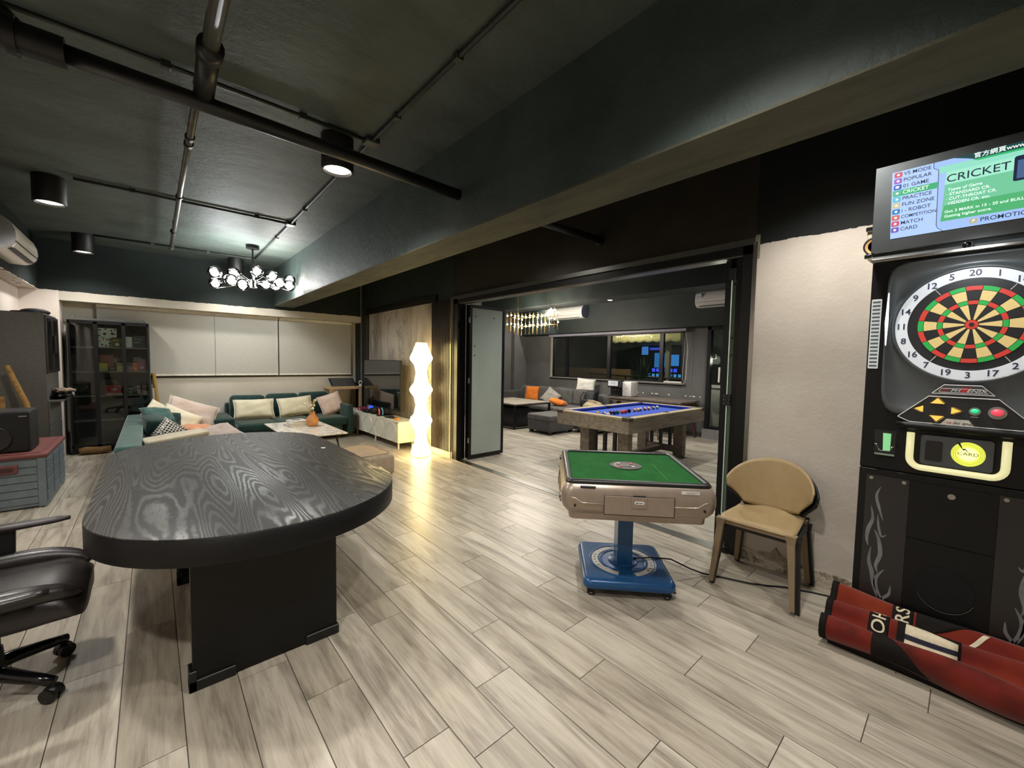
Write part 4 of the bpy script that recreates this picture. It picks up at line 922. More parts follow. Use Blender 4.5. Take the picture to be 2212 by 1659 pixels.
for k in range(4):
    q = Matrix.Rotation(R(90*k), 4, 'Z'); e = Euler((0, 0, R(90*k)))
    dr = B().box(-.2, .2, -.456, -.447, .61, .725, .004, 1, rot=q).obj('drawer', GOLD, t)
    for (xa, xb, za, zb) in ((-.201, .201, .724, .7255), (-.201, .201, .6085, .61), (-.202, -.2, .608, .7255), (.2, .202, .608, .7255)):
        B().box(xa, xb, -.4555, -.449, za, zb, rot=q).obj('drawer_gap', M('gap_dark', '#3d342b', .6), dr)
    B().box(-.045, .045, -.462, -.455, .655, .722, .006, 2, rot=q).obj('latch_plate', GOLD, dr)
    B().loft([[tuple(q @ Vector((x, yy, z))) for x, z in rpoly(.056, .017, .008, 4, 0, .69)] for yy in (-.462, -.4645)]).obj('badge', WHITEPL, dr, 40)
    B().box(-.02, -.01, -.4652, -.4645, .686, .694, rot=q).obj('badge_mark', M('badge_print', '#4a463f', .5), dr); B().box(-.006, .02, -.4652, -.4645, .688, .692, rot=q).obj('badge_mark', M('badge_print', '#4a463f', .5), dr)
    B().box(-.035, .035, -.458, -.452, .724, .732, .002, 1, rot=q).obj('finger_slot', BLACKPL, dr)
    for sgn in (-1, 1):
        B().tube([tuple(q @ Vector(p)) for p in ((sgn*.2, -.454, .672), (sgn*.33, -.454, .674), (sgn*.37, -.453, .7), (sgn*.395, -.45, .703))], .0035, 5).obj('groove_line', GOLDL, t, True)
        B().cyl(tuple(q @ Vector((sgn*.37, -.45, .655))), tuple(q @ Vector((sgn*.37, -.456, .655))), .007, n=10).obj('screw_cap', BLACKPL, t, 40)
    B().box(-.34, -.25, -.447, -.432, .758, .772, .004, 1, rot=q).obj('tile_scoop', BLACKPL, t)
qf = Matrix.Rotation(R(-90), 4, 'Z'); st = B().box(.24, .34, -.447, -.4445, .748, .766, rot=qf).obj('paper_sticker', WHITEPL, t)
for k in range(3): B().box(.265, .335-.01*k, -.4475, -.447, .7605-k*.0045, .762-k*.0045, rot=qf).obj('sticker_line', M('print_grey2', '#777777', .6), st)
bs = B().loft([sq(.285, .05, .06), sq(.292, .055, .07), sq(.29, .055, .1), sq(.28, .05, .115), sq(.265, .045, .118)]).obj('base_plate', BLUE, t, 45)
B().loft([[(math.cos(a)*r, math.sin(a)*r, z) for a in [2*math.pi*k/48 for k in range(48)]] for r, z in ((.235, .117), (.228, .123), (.222, .123), (.215, .117))], cap0=False, cap1=False).obj('raised_ring', BLUE, bs, True)
B().loft([[(math.cos(a)*r, math.sin(a)*r, z) for a in [2*math.pi*k/48 for k in range(48)]] for r, z in ((.165, .117), (.158, .124), (.15, .124), (.143, .117))], cap0=False, cap1=False).obj('raised_ring', BLUE, bs, True)
ARC = M('arc_plate', '#b9b6ad', .45); INK = M('arc_ink', '#3b4048', .6)
for a0, a1, tx in ((20, 163, (70, 81, 92, 103, 114)), (-164, -20, (-130, -118, -106, -94))):
    n = 24; P = [(math.cos(R(a0+(a1-a0)*k/n)), math.sin(R(a0+(a1-a0)*k/n))) for k in range(n+1)]
    poly = [(x*.212, y*.212) for x, y in P]+[(x*.172, y*.172) for x, y in P[::-1]]
    arc = B().prism(poly, .117, .1205).obj('arc_label', ARC, bs)
    for k, aa in enumerate(tx): B().box(.184, .2, -.006, .006, .1205, .1209, rot=Matrix.Rotation(R(aa), 4, 'Z')).obj('arc_mark', INK, arc)
B().box(-.075, .075, -.05, .05, .117, .556).obj('column', BLUE, t); B().box(-.095, .095, -.065, .065, .49, .556, .006).obj('column_head', BLUE, t)
B().lathe([(.1, .117), (.1, .124), (.09, .13), (.001, .13)], 32).obj('column_foot', BLUE, t, 40)
for sx in (-1, 1):
    for sy in (-1, 1):
        x, y = sx*.24, sy*.24; cs = B().box(x-.022, x+.022, y-.022, y+.022, .045, .062, .004, 1).box(x-.02, x-.016, y-.02, y+.02, .02, .06).box(x+.016, x+.02, y-.02, y+.02, .02, .06).obj('caster', BLACKMET, t)
        B().cyl((x-.013, y, .026), (x+.013, y, .026), .026, n=18).obj('wheel', M('wheel_dark', '#1c1b1a', .5), cs, 40); B().cyl((x-.0145, y, .026), (x+.0145, y, .026), .014, n=14).obj('wheel_hub', WHITEPL, cs, 40)
        B().box(x-.015, x+.015, y-.055, y-.02, .045, .05, .002, 1).obj('brake_lever', BLACKPL, cs)
B().tube([(.1, -.05, .555), (.12, -.06, .53), (.16, -.05, .53), (.17, -.03, .556)], .004, 6).obj('loose_wire', BLACKPL, t, True)
cab = [(2.5, 1.5, .135), (2.62, 1.43, .13), (2.75, 1.354, .105), (2.84, 1.25, .045), (2.91, 1.19, .012), (2.96, 1.12, .006), (3.0, 1.02, .006), (3.04, .93, .006), (3.1, .84, .006), (3.17, .76, .006), (3.24, .62, .006), (3.285, .5, .006), (3.3, .42, .006)]
B().tube(cab, .0055, 7).obj('power_cable', BLACKPL, None, True, label='thin black power cable from the mahjong table under the stacked chairs', cat='cable')

# ------------------------------------------------------------------ stacked plastic chairs
BEIGE = M('beige_plastic', '#9e8863', .5, 0, .4, .05); BEIGEL = M('beige_leg_plastic', '#87745a', .5, 0, .4, .06)
DARKP = M('dark_slate_plastic', '#17191b', .5, 0, .4, .08)
def plastic_chair(label, loc, rz, m_shell, m_leg, lift=0):
    """faces local -x; origin on the floor"""
    t = thing('plastic_chair', label, 'chair', loc, rz, 'two stacked plastic chairs by the plaster wall')
    def seat(u, v):
        x = -.21+u*.42; hw = .225-.03*u; y = (v*2-1)*hw*(1-.10*max(0, .12-u)/.12*abs(v*2-1)**4)
        z = .45-.012*math.cos((v-.5)*math.pi)*math.sin(math.pi*min(1, u*1.1)) - .02*max(0, .15-u)/.15*.6 + .05*max(0, u-.88)/.12*.5
        return (x, y, z)
    B().grid(seat, 14, 16, .012).obj('seat', m_shell, t, True)
    def back(u, v):
        s = u*2-1; wid = .6+.4*min(1, v*1.5)**1.3
        th = s*R(76)*wid; rad = .232+.02*v
        top = .365-.15*abs(s)**2.0; bot = .0+.035*abs(s)**2
        z = .45+bot+(top-bot)*v
        return (-.02+rad*math.cos(th)*(.95+.12*v), rad*math.sin(th)*(1.0+.05*v), z)
    B().grid(back, 26, 12, -.01).obj('backrest', m_shell, t, True)
    for sx, sy in ((-1, 1), (-1, -1), (1, 1), (1, -1)):
        xt = -.195 if sx < 0 else .17; yt = sy*(.2 if sx < 0 else .185); xb = -.245 if sx < 0 else .225; yb = sy*(.235 if sx < 0 else .225)
        rings = []
        for f in (0, .12, .5, 1.0):
            z = .44*(1-f); x = xt+(xb-xt)*f; y = yt+(yb-yt)*f; w = (.036-.014*f) if f > .05 else .05
            rings.append([(x-w*.55, y-w*.6, z), (x+w*.55, y-w*.6, z), (x+w*.55, y+w*.6, z), (x-w*.55, y+w*.6, z)])
        B().loft(rings).obj('leg', m_leg, t)
    ap = B()
    ap.box(-.2, -.185, -.2, .2, .405, .44).box(-.2, .18, -.2, -.185, .405, .44).box(-.2, .18, .185, .2, .405, .44).box(.165, .18, -.185, .185, .4, .44)
    ap.obj('apron', m_leg, t)
    return t
plastic_chair('dark slate plastic chair underneath the beige chair by the plaster wall', (3.12, .872, 0), R(2), DARKP, DARKP).scale = (1.0, 1.045, .985)
plastic_chair('beige curved-back plastic chair stacked on top beside the dart machine', (3.09, .88, .025), R(2), BEIGE, BEIGEL)

# ------------------------------------------------------------------ electronic dart machine (front faces -X)
MB = M('machine_black', '#09090a', .45, 0, .28, .08); MP = M('machine_gloss', '#45494b', .36, 0, .55, .06); MG = M('machine_grey', '#242527', .45, 0, .4, .1)
t = thing('dart_machine', 'tall black electronic dart machine with lit board and menu screen', 'dart machine', (3.0, .01, 0))
Hw = .381
B().box(.0, .39, -Hw, Hw, .02, .94, .004, 1).obj('lower_cabinet', MB, t)
B().box(.0, .39, -Hw, Hw, .943, 2.09, .004, 1).obj('upper_cabinet', MB, t)
B().box(.02, .3, -Hw, Hw, 2.06, 2.13).obj('monitor_shelf', MB, t)
def front(poly, x, th, name, m_, parent, smooth=False): return B().prism(poly, x-th, x, 'x').obj(name, m_, parent, smooth)
# side LED columns
LEDC = EM('led_strip', '#dfe6e4', .35, '#8d918f')
for s in (-1, 1):
    y0 = s*.353; ld = front(rpoly(.042, .38, .004, 2, y0, 1.685), .0, .004, 'led_column', LEDC, t)
    for k in range(18): B().box(-.006, -.004, y0-.016, y0+.016, 1.505+k*.0205, 1.515+k*.0205).obj('led_cell', M('led_cell', '#55585a', .3), ld)
# moulded panel lofted from a rounded rectangle down to the round board opening
NP = 96
def rr(w, h, r, zc, x, n=NP):
    out = []
    for k in range(n):
        a = 2*math.pi*k/n; c, s = math.cos(a), math.sin(a); m = 1/max(abs(c)/(w/2), abs(s)/(h/2)); p = 7
        q = 1/((abs(c)/(w/2))**p+(abs(s)/(h/2))**p)**(1/p); out.append((x, q*c, zc+q*s))
    return out
zc = 1.717
def ring(r, x): return [(x, r*math.cos(2*math.pi*k/NP), zc+r*math.sin(2*math.pi*k/NP)) for k in range(NP)]
outer = rr(.62, .0, 0, zc, 0) if False else None
def outl(x, g):
    out = []
    for k in range(NP):
        a = 2*math.pi*k/NP; c, s = math.cos(a), math.sin(a); w = .306*g; h = (.333 if s > 0 else .46)*g; p = 9
        q = 1/((abs(c)/w)**p+(abs(s)/h)**p)**(1/p); out.append((x, q*c, zc+q*s))
    return out
def blend(f, x, e=1.0):
    a, b_ = outl(0, 1), ring(.285, 0); return [(x, a[k][1]*(1-f)+b_[k][1]*f, a[k][2]*(1-f)+b_[k][2]*f) for k in range(NP)]
B().loft([outl(.0, 1.02), outl(-.028, 1.015), outl(-.034, .995), blend(.12, -.026), blend(.35, -.012), blend(.6, -.006), blend(.85, -.008), ring(.285, -.016), ring(.276, -.02), ring(.272, -.012)], cap0=False, cap1=False).obj('moulded_panel', MP, t, True)
# dartboard
WR = EM('number_ring_white', '#e9edf2', .15, '#cfd4d8')  # slight glow stands in for the machine's lights falling on the ring
db = B().loft([ring(.272, -.012), ring(.225, -.012), ring(.224, -.008)], cap0=False, cap1=True).obj('number_ring', WR, t)
front([(y, zc+z) for y, z in circ(.226, 64)], -.006, .004, 'catch_ring', MG, db)
SEGM = {'k': M('segment_black', '#151515', .6), 'c': EM('segment_cream', '#e8cf8f', .12, '#d8bd7c'), 'r': EM('segment_red', '#e0483a', .14, '#c23a30'), 'g': EM('segment_green', '#38c258', .12, '#27a048')}  # coloured segments glow faintly in place of light falling on the board
def seg(r0, r1, a0, a1, m_, n=4, x=-.0102, th=.004):
    gap = R(.35); a0 += gap; a1 -= gap
    P0 = [(r0*math.cos(a0+(a1-a0)*k/n), zc+r0*math.sin(a0+(a1-a0)*k/n)) for k in range(n+1)]; P1 = [(r1*math.cos(a0+(a1-a0)*k/n), zc+r1*math.sin(a0+(a1-a0)*k/n)) for k in range(n+1)]
    B().prism(P0+P1[::-1], x-th, x, 'x').obj('segment', SEGM[m_], db)
for k in range(20):
    a = R(90+18*k); a0, a1 = a-R(9), a+R(9); ev = k % 2 == 0
    seg(.166, .186, a0, a1, 'r' if ev else 'g'); seg(.118, .164, a0, a1, 'k' if ev else 'c')
    seg(.098, .116, a0, a1, 'r' if ev else 'g'); seg(.024, .096, a0, a1, 'k' if ev else 'c')
front([(y, zc+z) for y, z in circ(.022, 24)], -.0102, .004, 'outer_bull', SEGM['r'], db); front([(y, zc+z) for y, z in circ(.009, 18)], -.0142, .002, 'inner_bull', SEGM['k'], db)
NUM = M('number_ink', '#2f2f4a', .5)
nums = [20, 1, 18, 4, 13, 6, 10, 15, 2, 17, 3, 19, 7, 16, 8, 11, 14, 9, 12, 5]
for k, nn in enumerate(nums):
    a = R(90+18*k)   # clockwise for the viewer: viewer's right is -y
    text(str(nn), .042, NUM, db, (-.0125, .248*math.cos(a), zc+.248*math.sin(a)), align='CENTER', bold=.02)
for a in (54, 126, 234, 306): 
    c, s = math.cos(R(a)), math.sin(R(a)); B().tube([(-.012, .19*c, zc+.19*s), (-.012, .222*c, zc+.222*s)], .0015, 4).obj('divider_wire', WHITEPL, db)
# white edge lights of the moulded panel
for s in (-1, 1): B().tube([(-.034, s*.303, 1.62), (-.036, s*.3045, 1.74), (-.034, s*.303, 1.9)], [.002, .007, .002], 8).obj('edge_light', EM('edge_light', '#f4faff', 2.2, '#ffffff'), t, True)
# control deck
LINE = M('plate_line', '#d9dad8', .4)
def outline(poly, x, r, parent, m_=LINE, name='plate_outline'):
    P = [(x, y, z) for y, z in poly]; B().tube(P+[P[0]], r, 5).obj(name, m_, parent)
deck = [(.235, 1.245), (.125, 1.36), (-.105, 1.36), (-.215, 1.245), (-.18, 1.222), (.19, 1.222)]
dk_ = front(deck, -.03, .012, 'control_deck', MG, t); outline(deck, -.043, .0022, dk_)
lg = [(.115, 1.376), (.075, 1.42), (-.05, 1.42), (-.092, 1.376)]
lp = front(lg, -.026, .01, 'logo_plate', MP, t); outline(lg, -.037, .002, lp); outline([(.09, 1.383), (.085, 1.402), (-.06, 1.402), (-.07, 1.383)], -.0375, .0012, lp)
LR = M('logo_red', '#b3262c', .45); LWT = M('logo_white', '#dddddd', .45)
text('VS', .018, LR, lp, (-.0378, .086, 1.393), shear=.3, sx=1.3); text('PH', .018, LWT, lp, (-.0378, .052, 1.393), shear=.3, sx=1.4); text('ENIX', .018, LWT, lp, (-.0378, .0, 1.393), shear=.3, sx=1.6)
front([(.016, 1.386), (.02, 1.398), (.013, 1.41), (.006, 1.404), (-.006, 1.416), (-.002, 1.404), (-.02, 1.414), (-.008, 1.4), (-.002, 1.386)], -.037, .001, 'logo_bird', LR, lp)
fp = [(.08, 1.222), (.058, 1.252), (-.016, 1.252), (-.036, 1.222)]; fpl = front(fp, -.042, .002, 'badge_plate', M('badge_pale', '#cfccc0', .45), t)
text('VS', .014, LR, fpl, (-.0445, .06, 1.232), shear=.3, sx=1.2); text('PH', .014, M('logo_dark', '#3a3a3a', .5), fpl, (-.0445, .037, 1.232), shear=.3, sx=1.3); text('ENIX', .014, M('logo_dark', '#3a3a3a', .5), fpl, (-.0445, .006, 1.232), shear=.3, sx=1.4)
ARW = EM('arrow_amber', '#ffc65a', .55, '#d9a63c')
for (cy, cz, sy, sz) in ((.093, 1.333, 0, 1), (.093, 1.255, 0, -1), (.15, 1.294, 1, 0), (.036, 1.294, -1, 0)):
    if sz: P = [(cy-.024, cz-sz*.008), (cy+.024, cz-sz*.008), (cy, cz+sz*.02)]
    else: P = [(cy-sy*.008, cz-.016), (cy-sy*.008, cz+.016), (cy+sy*.024, cz)]
    ab = front(P, -.042, .01, 'arrow_button', ARW, t); outline([((y-.093)*1.12+.093, (z-1.294)*1.12+1.294) for y, z in P], -.043, .0018, ab, CHROME, 'button_bezel')
for (cy, r, c, nm) in ((-.033, .014, '#2fd08a', 'green_button'), (-.103, .021, '#e0485a', 'red_button')):
    front([(cy+y, 1.297+z) for y, z in circ(r*1.4, 24)], -.042, .006, 'button_ring', M('button_ring', '#8d9089', .3, .5), t); B().sph((-.05, cy, 1.299), r, 18, 10, (.7, 1, .8)).obj(nm, EM(nm+'_glow', c, .5, c), t, True)
    front([(cy-.012, 1.269), (cy+.012, 1.269), (cy+.012, 1.2715), (cy-.012, 1.2715)], -.042, .001, 'button_caption', LINE, t)
B().grid(lambda u, v: (-.02-.035*math.sin(math.pi*(.15+.7*v)), (u-.5)*.5*(1-.12*(1-v)), 1.18+.045*v), 12, 6, -.008).obj('deck_lip', MB, t, True)
# dart holder with green light
dh = front([(.327, 1.158), (.237, 1.16), (.24, 1.03), (.323, 1.024)], .0, .003, 'dart_holder_recess', BLACKPL, t)
front([(.291, 1.143), (.258, 1.143), (.259, 1.045), (.288, 1.045)], -.003, .002, 'green_light', EM('holder_green', '#7fc78a', .55, '#6aa874'), dh)
B().tube([(-.004, .335, 1.08), (-.02, .315, 1.082), (-.03, .3, 1.05), (-.03, .258, 1.05), (-.02, .25, 1.075), (-.004, .232, 1.075)], .0022, 6).obj('wire_rack', CHROME, dh, True)
front([(.32, 1.03), (.24, 1.03), (.24, 1.024), (.32, 1.024)], -.003, .02, 'holder_tray', M('holder_tray', '#86917f', .35), dh)
# coin door with U-shaped light tube
cd = front(rpoly(.245, .15, .012, 4, .02, 1.083), -.0, .018, 'coin_door', MP, t); outline(rpoly(.245, .15, .012, 4, .02, 1.083), -.0185, .0012, cd, M('door_line', '#3a3a3c', .4))
front(rpoly(.06, .1, .006, 3, .095, 1.08), -.018, .006, 'coin_slot_unit', BLACKPL, cd)
B().cyl((-.024, .085, 1.115), (-.028, .085, 1.115), .011, n=18).box(-.0295, -.028, .0835, .0865, 1.106, 1.124).obj('coin_slot', MG, cd, 40)
CY = EM('card_yellow', '#f3ff5a', .8, '#c9d23a')
B().prism([(-.022+y, 1.083+z*1.03) for y, z in circ(.057, 36)], -.02, -.018, 'x').obj('card_reader', CY, cd)
for k in range(3): B().tube([(-.0205, -.022+(.054-.006*k)*math.cos(a), 1.083+(.055-.006*k)*math.sin(a)) for a in [2*math.pi*j/36 for j in range(37)]], .0009, 4).obj('reader_groove', M('card_line', '#8f9a2c', .5), cd)
front([(y-.022, z+1.083) for y, z in circ(.033, 28)], -.0205, .001, 'reader_centre', EM('card_pale', '#fbffa0', .85, '#e0e58a'), cd)
text('CARD', .021, M('card_ink', '#5c6120', .5), cd, (-.0222, -.022, 1.083), align='CENTER', sx=1.25)
front([(.018, 1.138), (.006, 1.136), (-.004, 1.108), (-.012, 1.11), (-.03, 1.085), (-.012, 1.104), (-.006, 1.1)], -.0216, .001, 'lightning_mark', BLACKPL, cd)
UL = EM('u_light', '#fff6b8', .42, '#b9b792'); U = [(-.016, .182, 1.163), (-.016, .182, 1.04)] + [(-.016, .182-.045*(1-math.cos(a)), 1.035-.05*math.sin(a)) for a in [R(15*k) for k in range(1, 7)]]
U += [(-.016, -(y-.02)+.02, z) for (_, y, z) in U[::-1]]
B().tube(U, .0155, 10).obj('u_light_tube', UL, t, True)
# lower doors, grille, flame panels
front([(.172, .905), (-.131, .905), (-.131, .605), (.172, .605)], .0, .005, 'upper_door', MB, t); front([(.172, .6), (-.131, .6), (-.131, .1), (.172, .1)], .0, .005, 'lower_door', MB, t)
B().cyl((-.005, .021, .858), (-.012, .021, .858), .014, n=18).box(-.013, -.012, .019, .023, .85, .866).obj('door_lock', STEEL, t, 40)
B().prism([(.021+y, .375+z*1.08) for y, z in circ(.102, 40)], -.012, -.005, 'x').obj('speaker_grille', M('grille_black', '#0a0a0a', .7, 0, .3, .2, 80, .5), t)
B().tube([(-.011, .021+.106*math.cos(a), .372+.114*math.sin(a)) for a in [R(200+7*k) for k in range(20)]], .0016, 5).obj('grille_rim', M('grille_rim', '#4a4a4a', .4), t)
def ribbon(pts, ws, x, m_, parent, name='flame'):
    L, Rr = [], []; n = len(pts)
    for i, (p, w) in enumerate(zip(pts, ws)):
        a = Vector(pts[max(0, i-1)]); b_ = Vector(pts[min(n-1, i+1)]); d = (b_-a).normalized(); nn = Vector((-d.y, d.x))
        L.append((p[0]+nn.x*w, p[1]+nn.y*w)); Rr.append((p[0]-nn.x*w, p[1]-nn.y*w))
    b = B(); vs = [[b.bm.verts.new((xx, *q)) for q in side] for xx in (x, x-.001) for side in (L, Rr)]
    for i in range(n-1):
        b.bm.faces.new((vs[2][i], vs[2][i+1], vs[3][i+1], vs[3][i])); b.bm.faces.new((vs[0][i], vs[1][i], vs[1][i+1], vs[0][i+1]))
        b.bm.faces.new((vs[0][i], vs[0][i+1], vs[2][i+1], vs[2][i])); b.bm.faces.new((vs[1][i], vs[3][i], vs[3][i+1], vs[1][i+1]))
    b.obj(name, m_, parent)
FLM = M('flame_silver', '#73767a', .4, .3, .5, .2, 20)
def flames(sgn, parent):
    F = [([(.285, .845), (.3, .79), (.285, .72), (.268, .66)], .009), ([(.32, .73), (.31, .66), (.325, .6), (.33, .545), (.322, .5)], .012), ([(.29, .69), (.285, .63), (.27, .57), (.25, .585)], .008),
         ([(.3, .6), (.28, .55), (.27, .47), (.285, .4), (.275, .36)], .013), ([(.31, .5), (.315, .42), (.3, .36), (.29, .29), (.27, .22)], .013), ([(.25, .39), (.28, .33), (.275, .27), (.24, .2)], .012), ([(.22, .31), (.225, .26), (.25, .22), (.24, .17)], .01)]
    for c, w in F:
        sp = spline([(sgn*y, z) for y, z in c]); n = len(sp); ribbon(sp, [max(.0006, .72*w*math.sin(math.pi*k/(n-1))**.8) for k in range(n)], -.0042, FLM, parent)
for s in (1, -1):
    ya, yb = (.348, .174) if s > 0 else (-.133, -.31)
    pn = front([(ya, .905), (yb, .905), (yb, .1), (ya, .1)], .0, .004, 'flame_panel', M('flame_panel', '#1d1a1a', .3, 0, .5, .08), t); flames(s if s > 0 else -1, pn) if s > 0 else flames(-.82, pn)
    for yy in ((.327, .195) if s > 0 else (-.154, -.29)):
        B().cyl((-.004, yy, .888), (-.008, yy, .888), .009, n=14).obj('bolt', STEEL, pn, 40)
# monitor
mo = B().box(-.06, .1, -.38, .385, 2.115, 2.565, .004, 1).obj('monitor_housing', BLACKPL, t)
front([(.383, 2.563), (-.378, 2.563), (-.378, 2.118), (.383, 2.118)], -.06, .004, 'monitor_bezel', MP, mo)
# screen contents: everything below is what the lit display shows
SX = -.0645
def scr(poly, dx, name, c, st=.9, parent=None): return front(poly, SX-dx, .0004, name, EM('screen_'+c, c, st, '#0a0a0a'), parent or mo)
scr([(.318, 2.52), (-.318, 2.52), (-.318, 2.183), (.31, 2.178)], 0, 'screen', '#a9c4f4', .85)
scr([(.166, 2.52), (-.318, 2.52), (-.318, 2.183), (.118, 2.183), (.142, 2.212), (.148, 2.478), (.166, 2.492)], .0006, 'screen_page', '#9fbdf0', .8)
scr([(.145, 2.492), (-.318, 2.492), (-.318, 2.46), (.145, 2.46)], .0009, 'screen_band', '#8fd9c0', .8)
scr([(.12, 2.46), (-.318, 2.46), (-.318, 2.225), (.13, 2.225)], .0009, 'screen_card', '#74c79b', .75)
scr([(.12, 2.46), (-.318, 2.46), (-.318, 2.4), (.124, 2.4)], .0011, 'screen_card_top', '#9fe3c8', .8)
scr([(.12, 2.3), (-.318, 2.3), (-.318, 2.225), (.13, 2.225)], .0011, 'screen_card_bottom', '#55b878', .7)
scr([(.1, 2.52), (-.318, 2.52), (-.318, 2.492), (.03, 2.492), (.06, 2.505)], .0011, 'screen_header', '#2b5a58', .5)
scr([(.04, 2.492), (-.318, 2.492), (-.318, 2.483), (.02, 2.483)], .0012, 'screen_header_line', '#37b06c', .8)
B().tube([(SX-.0014, y, z) for y, z in ((.167, 2.52), (.166, 2.493), (.149, 2.48), (.148, 2.468), (.143, 2.212), (.138, 2.197), (.12, 2.18))], .0012, 4).obj('screen_divider', EM('screen_ink', '#31435c', .35, '#0a0a0a'), mo)
SI = EM('screen_ink', '#31435c', .35, '#0a0a0a'); SW = EM('screen_white', '#eafff4', .95, '#0a0a0a'); SD = EM('screen_dark', '#1f3038', .25, '#0a0a0a')
rows = ['VS MODE', 'POPULAR', '01 GAME', 'CRICKET', 'PRACTICE', 'FUN ZONE', 'i - ROBOT', 'COMPETITION', 'MATCH', 'CARD']
ics = ['#c8485c', '#9a58b8', '#2f55b8', '#4fb58a', '#55b8cf', '#c9bf8a', '#2f7fc0', '#cf6a5c', '#d0506c', '#6f5cb8']
for k, (s, c) in enumerate(zip(rows, ics)):
    z = 2.502-.0312*k; yo = .002*math.sin(k)
    if k == 3: scr([(.312, z+.015), (.149, z+.015), (.149, z-.015), (.31, z-.015)], .0006, 'menu_highlight', '#3fae72', .75)
    ic = scr(rpoly(.03, .026, .006, 3, .294, z), .0012, 'menu_icon', c, .8); scr(circ(.006, 10, .294, z), .0016, 'icon_mark', '#f2e9f0', .8, ic)
    if k == 2: text('01', .018, SW, mo, (SX-.0022, .294, z), align='CENTER')
    text(s, .0245 if k != 7 else .0225, SW if k == 3 else SI, mo, (SX-.0018, .274, z), sx=.97 if len(s) < 10 else .86)
text('CRICKET', .05, SI, mo, (SX-.0022, .12, 2.425), sx=1.0)
for s, z, y, sz in (('Types of Game', 2.372, .112, .018), ('· STANDARD CR.', 2.35, .116, .0185), ('· CUT-THROAT CR.', 2.328, .116, .0185), ('· HIDDEN CR. etc.', 2.306, .118, .0185), ('Got 3 MARK in 15 - 20 and BULL and', 2.268, .118, .0178), ('Getting higher score.', 2.246, .118, .0178)):
    text(s, sz, SW, mo, (SX-.0022, y, z))
scr(rpoly(.026, .022, .005, 3, .02, 2.203), .0012, 'promotion_icon', '#b9b08a', .8); text('P', .018, SW, mo, (SX-.0022, .02, 2.203), align='CENTER'); text('PROMOTION', .027, SI, mo, (SX-.0018, .0, 2.203))
text('官方網頁www.p', .026, SW, mo, (SX-.0022, .035, 2.506), sx=.95)
pc_ = scr(rpoly(.14, .11, .008, 3, -.16, 2.405), .0014, 'machine_picture', '#26304f', .5); scr([(-.1, 2.44), (-.22, 2.44), (-.22, 2.36), (-.1, 2.36)], .002, 'picture_inset', '#5a78a8', .5, pc_)
# silver strip and camera dome under the monitor
B().box(-.07, .0, -.378, .38, 2.065, 2.082, .003, 1).obj('silver_strip', STEEL, t); B().loft([[(-.062, .38, 2.082), (-.062, -.378, 2.082), (.02, -.378, 2.082), (.02, .38, 2.082)], [(-.05, .38, 2.116), (-.05, -.378, 2.116), (.02, -.378, 2.116), (.02, .38, 2.116)]]).obj('monitor_base', MP, t)
B().sph((-.06, .035, 2.096), .016, 16, 10).obj('camera_dome', BLKG, t, True); B().cyl((-.052, .035, 2.096), (-.062, .035, 2.096), .019, n=18).obj('camera_ring', MG, t, 40); B().box(-.073, -.07, -.02, .005, 2.066, 2.08).obj('strip_tag', WHITEPL, t)
sp2 = thing('bookshelf_speaker', 'small champagne bookshelf speaker peeking out behind the dart machine monitor', 'speaker', (3.12, .365, 2.13))
CH = M('speaker_champagne', '#b3ab99', .4, .3); B().box(0, .14, -.075, .075, 0, .17, .004, 1).obj('cabinet', CH, sp2); B().box(-.012, .0, -.08, .08, .15, .175, .003, 1).box(-.012, 0, -.08, .08, -.004, .02, .003, 1).obj('trim_bar', CHROME, sp2)
B().lathe([(.05, 0), (.05, .006), (.042, .006), (.02, -.01), (.001, -.004)], 28).obj('woofer', M('cone_tan', '#b98a55', .5), sp2, True, (-.001, .035, .065), (0, R(-90), 0)); B().lathe([(.052, 0), (.054, .008), (.046, .008), (.044, 0)], 28).obj('woofer_ring', BLACKPL, sp2, True, (-.001, .035, .065), (0, R(-90), 0)); B().sph((-.002, .035, .132), .014, 14, 8, (.5, 1, 1)).obj('tweeter', BLACKPL, sp2, True)
spot(t, (-.34, -.0, 2.1), 5.5, 120, .8, .05, (.92, .97, 1)).rotation_euler = (0, R(-38), 0)  # added spot without a fixture, hung in empty air to brighten board and panel

# ------------------------------------------------------------------ folded dart mat in front of the machine
t = thing('folded_dart_mat', 'folded red and black dart mat with white letters at the foot of the dart machine', 'mat', (2.84, .02, 0))
prof = spline([(-.14, .03), (-.175, .075), (-.168, .135), (-.125, .158), (-.075, .125), (-.045, .135), (-.015, .185), (.03, .192), (.055, .16), (.08, .185), (.11, .228), (.145, .225)], 66)
def mat_s(s, y, off=0):
    f = max(0, min(1, s))*(len(prof)-1); i = min(int(f), len(prof)-2); g = f-i
    p = Vector(prof[i]).lerp(Vector(prof[i+1]), g); d = (Vector(prof[i+1])-Vector(prof[i])).normalized(); nn = Vector((-d.y, d.x))
    sag = .012*math.sin(y*6+s*5)+.008*math.sin(y*11+s*9)
    p = p+nn*off; return (p.x+sag*.5, y, p.y+sag*.6)
def mat_red():
    m = NT('mat_red'); m.set(.85, 0, .2, Sheen_Weight=.2); v = m.coord('Object', (1, 1, 1), (0, 0, .5)); n = m.noise(v, 3.2, 3); n2 = m.noise(v, 120, 2)
    m.base(m.ramp(n, [(.3, '#3a0d07'), (.5, '#681b0f'), (.75, '#7d2d12')])); m.bump(n2, .3, .003); return m.m
MRED = mat_red(); MBLK = M('mat_black', '#16110f', .85, 0, .2, .2, 60, .2); MWH = M('mat_white', '#cfc3a8', .85, 0, .2, .1, 60, .2)
B().grid(lambda u, v: mat_s(u, -.46+.9*v), 66, 30, .006).obj('mat_face', MRED, t, True)
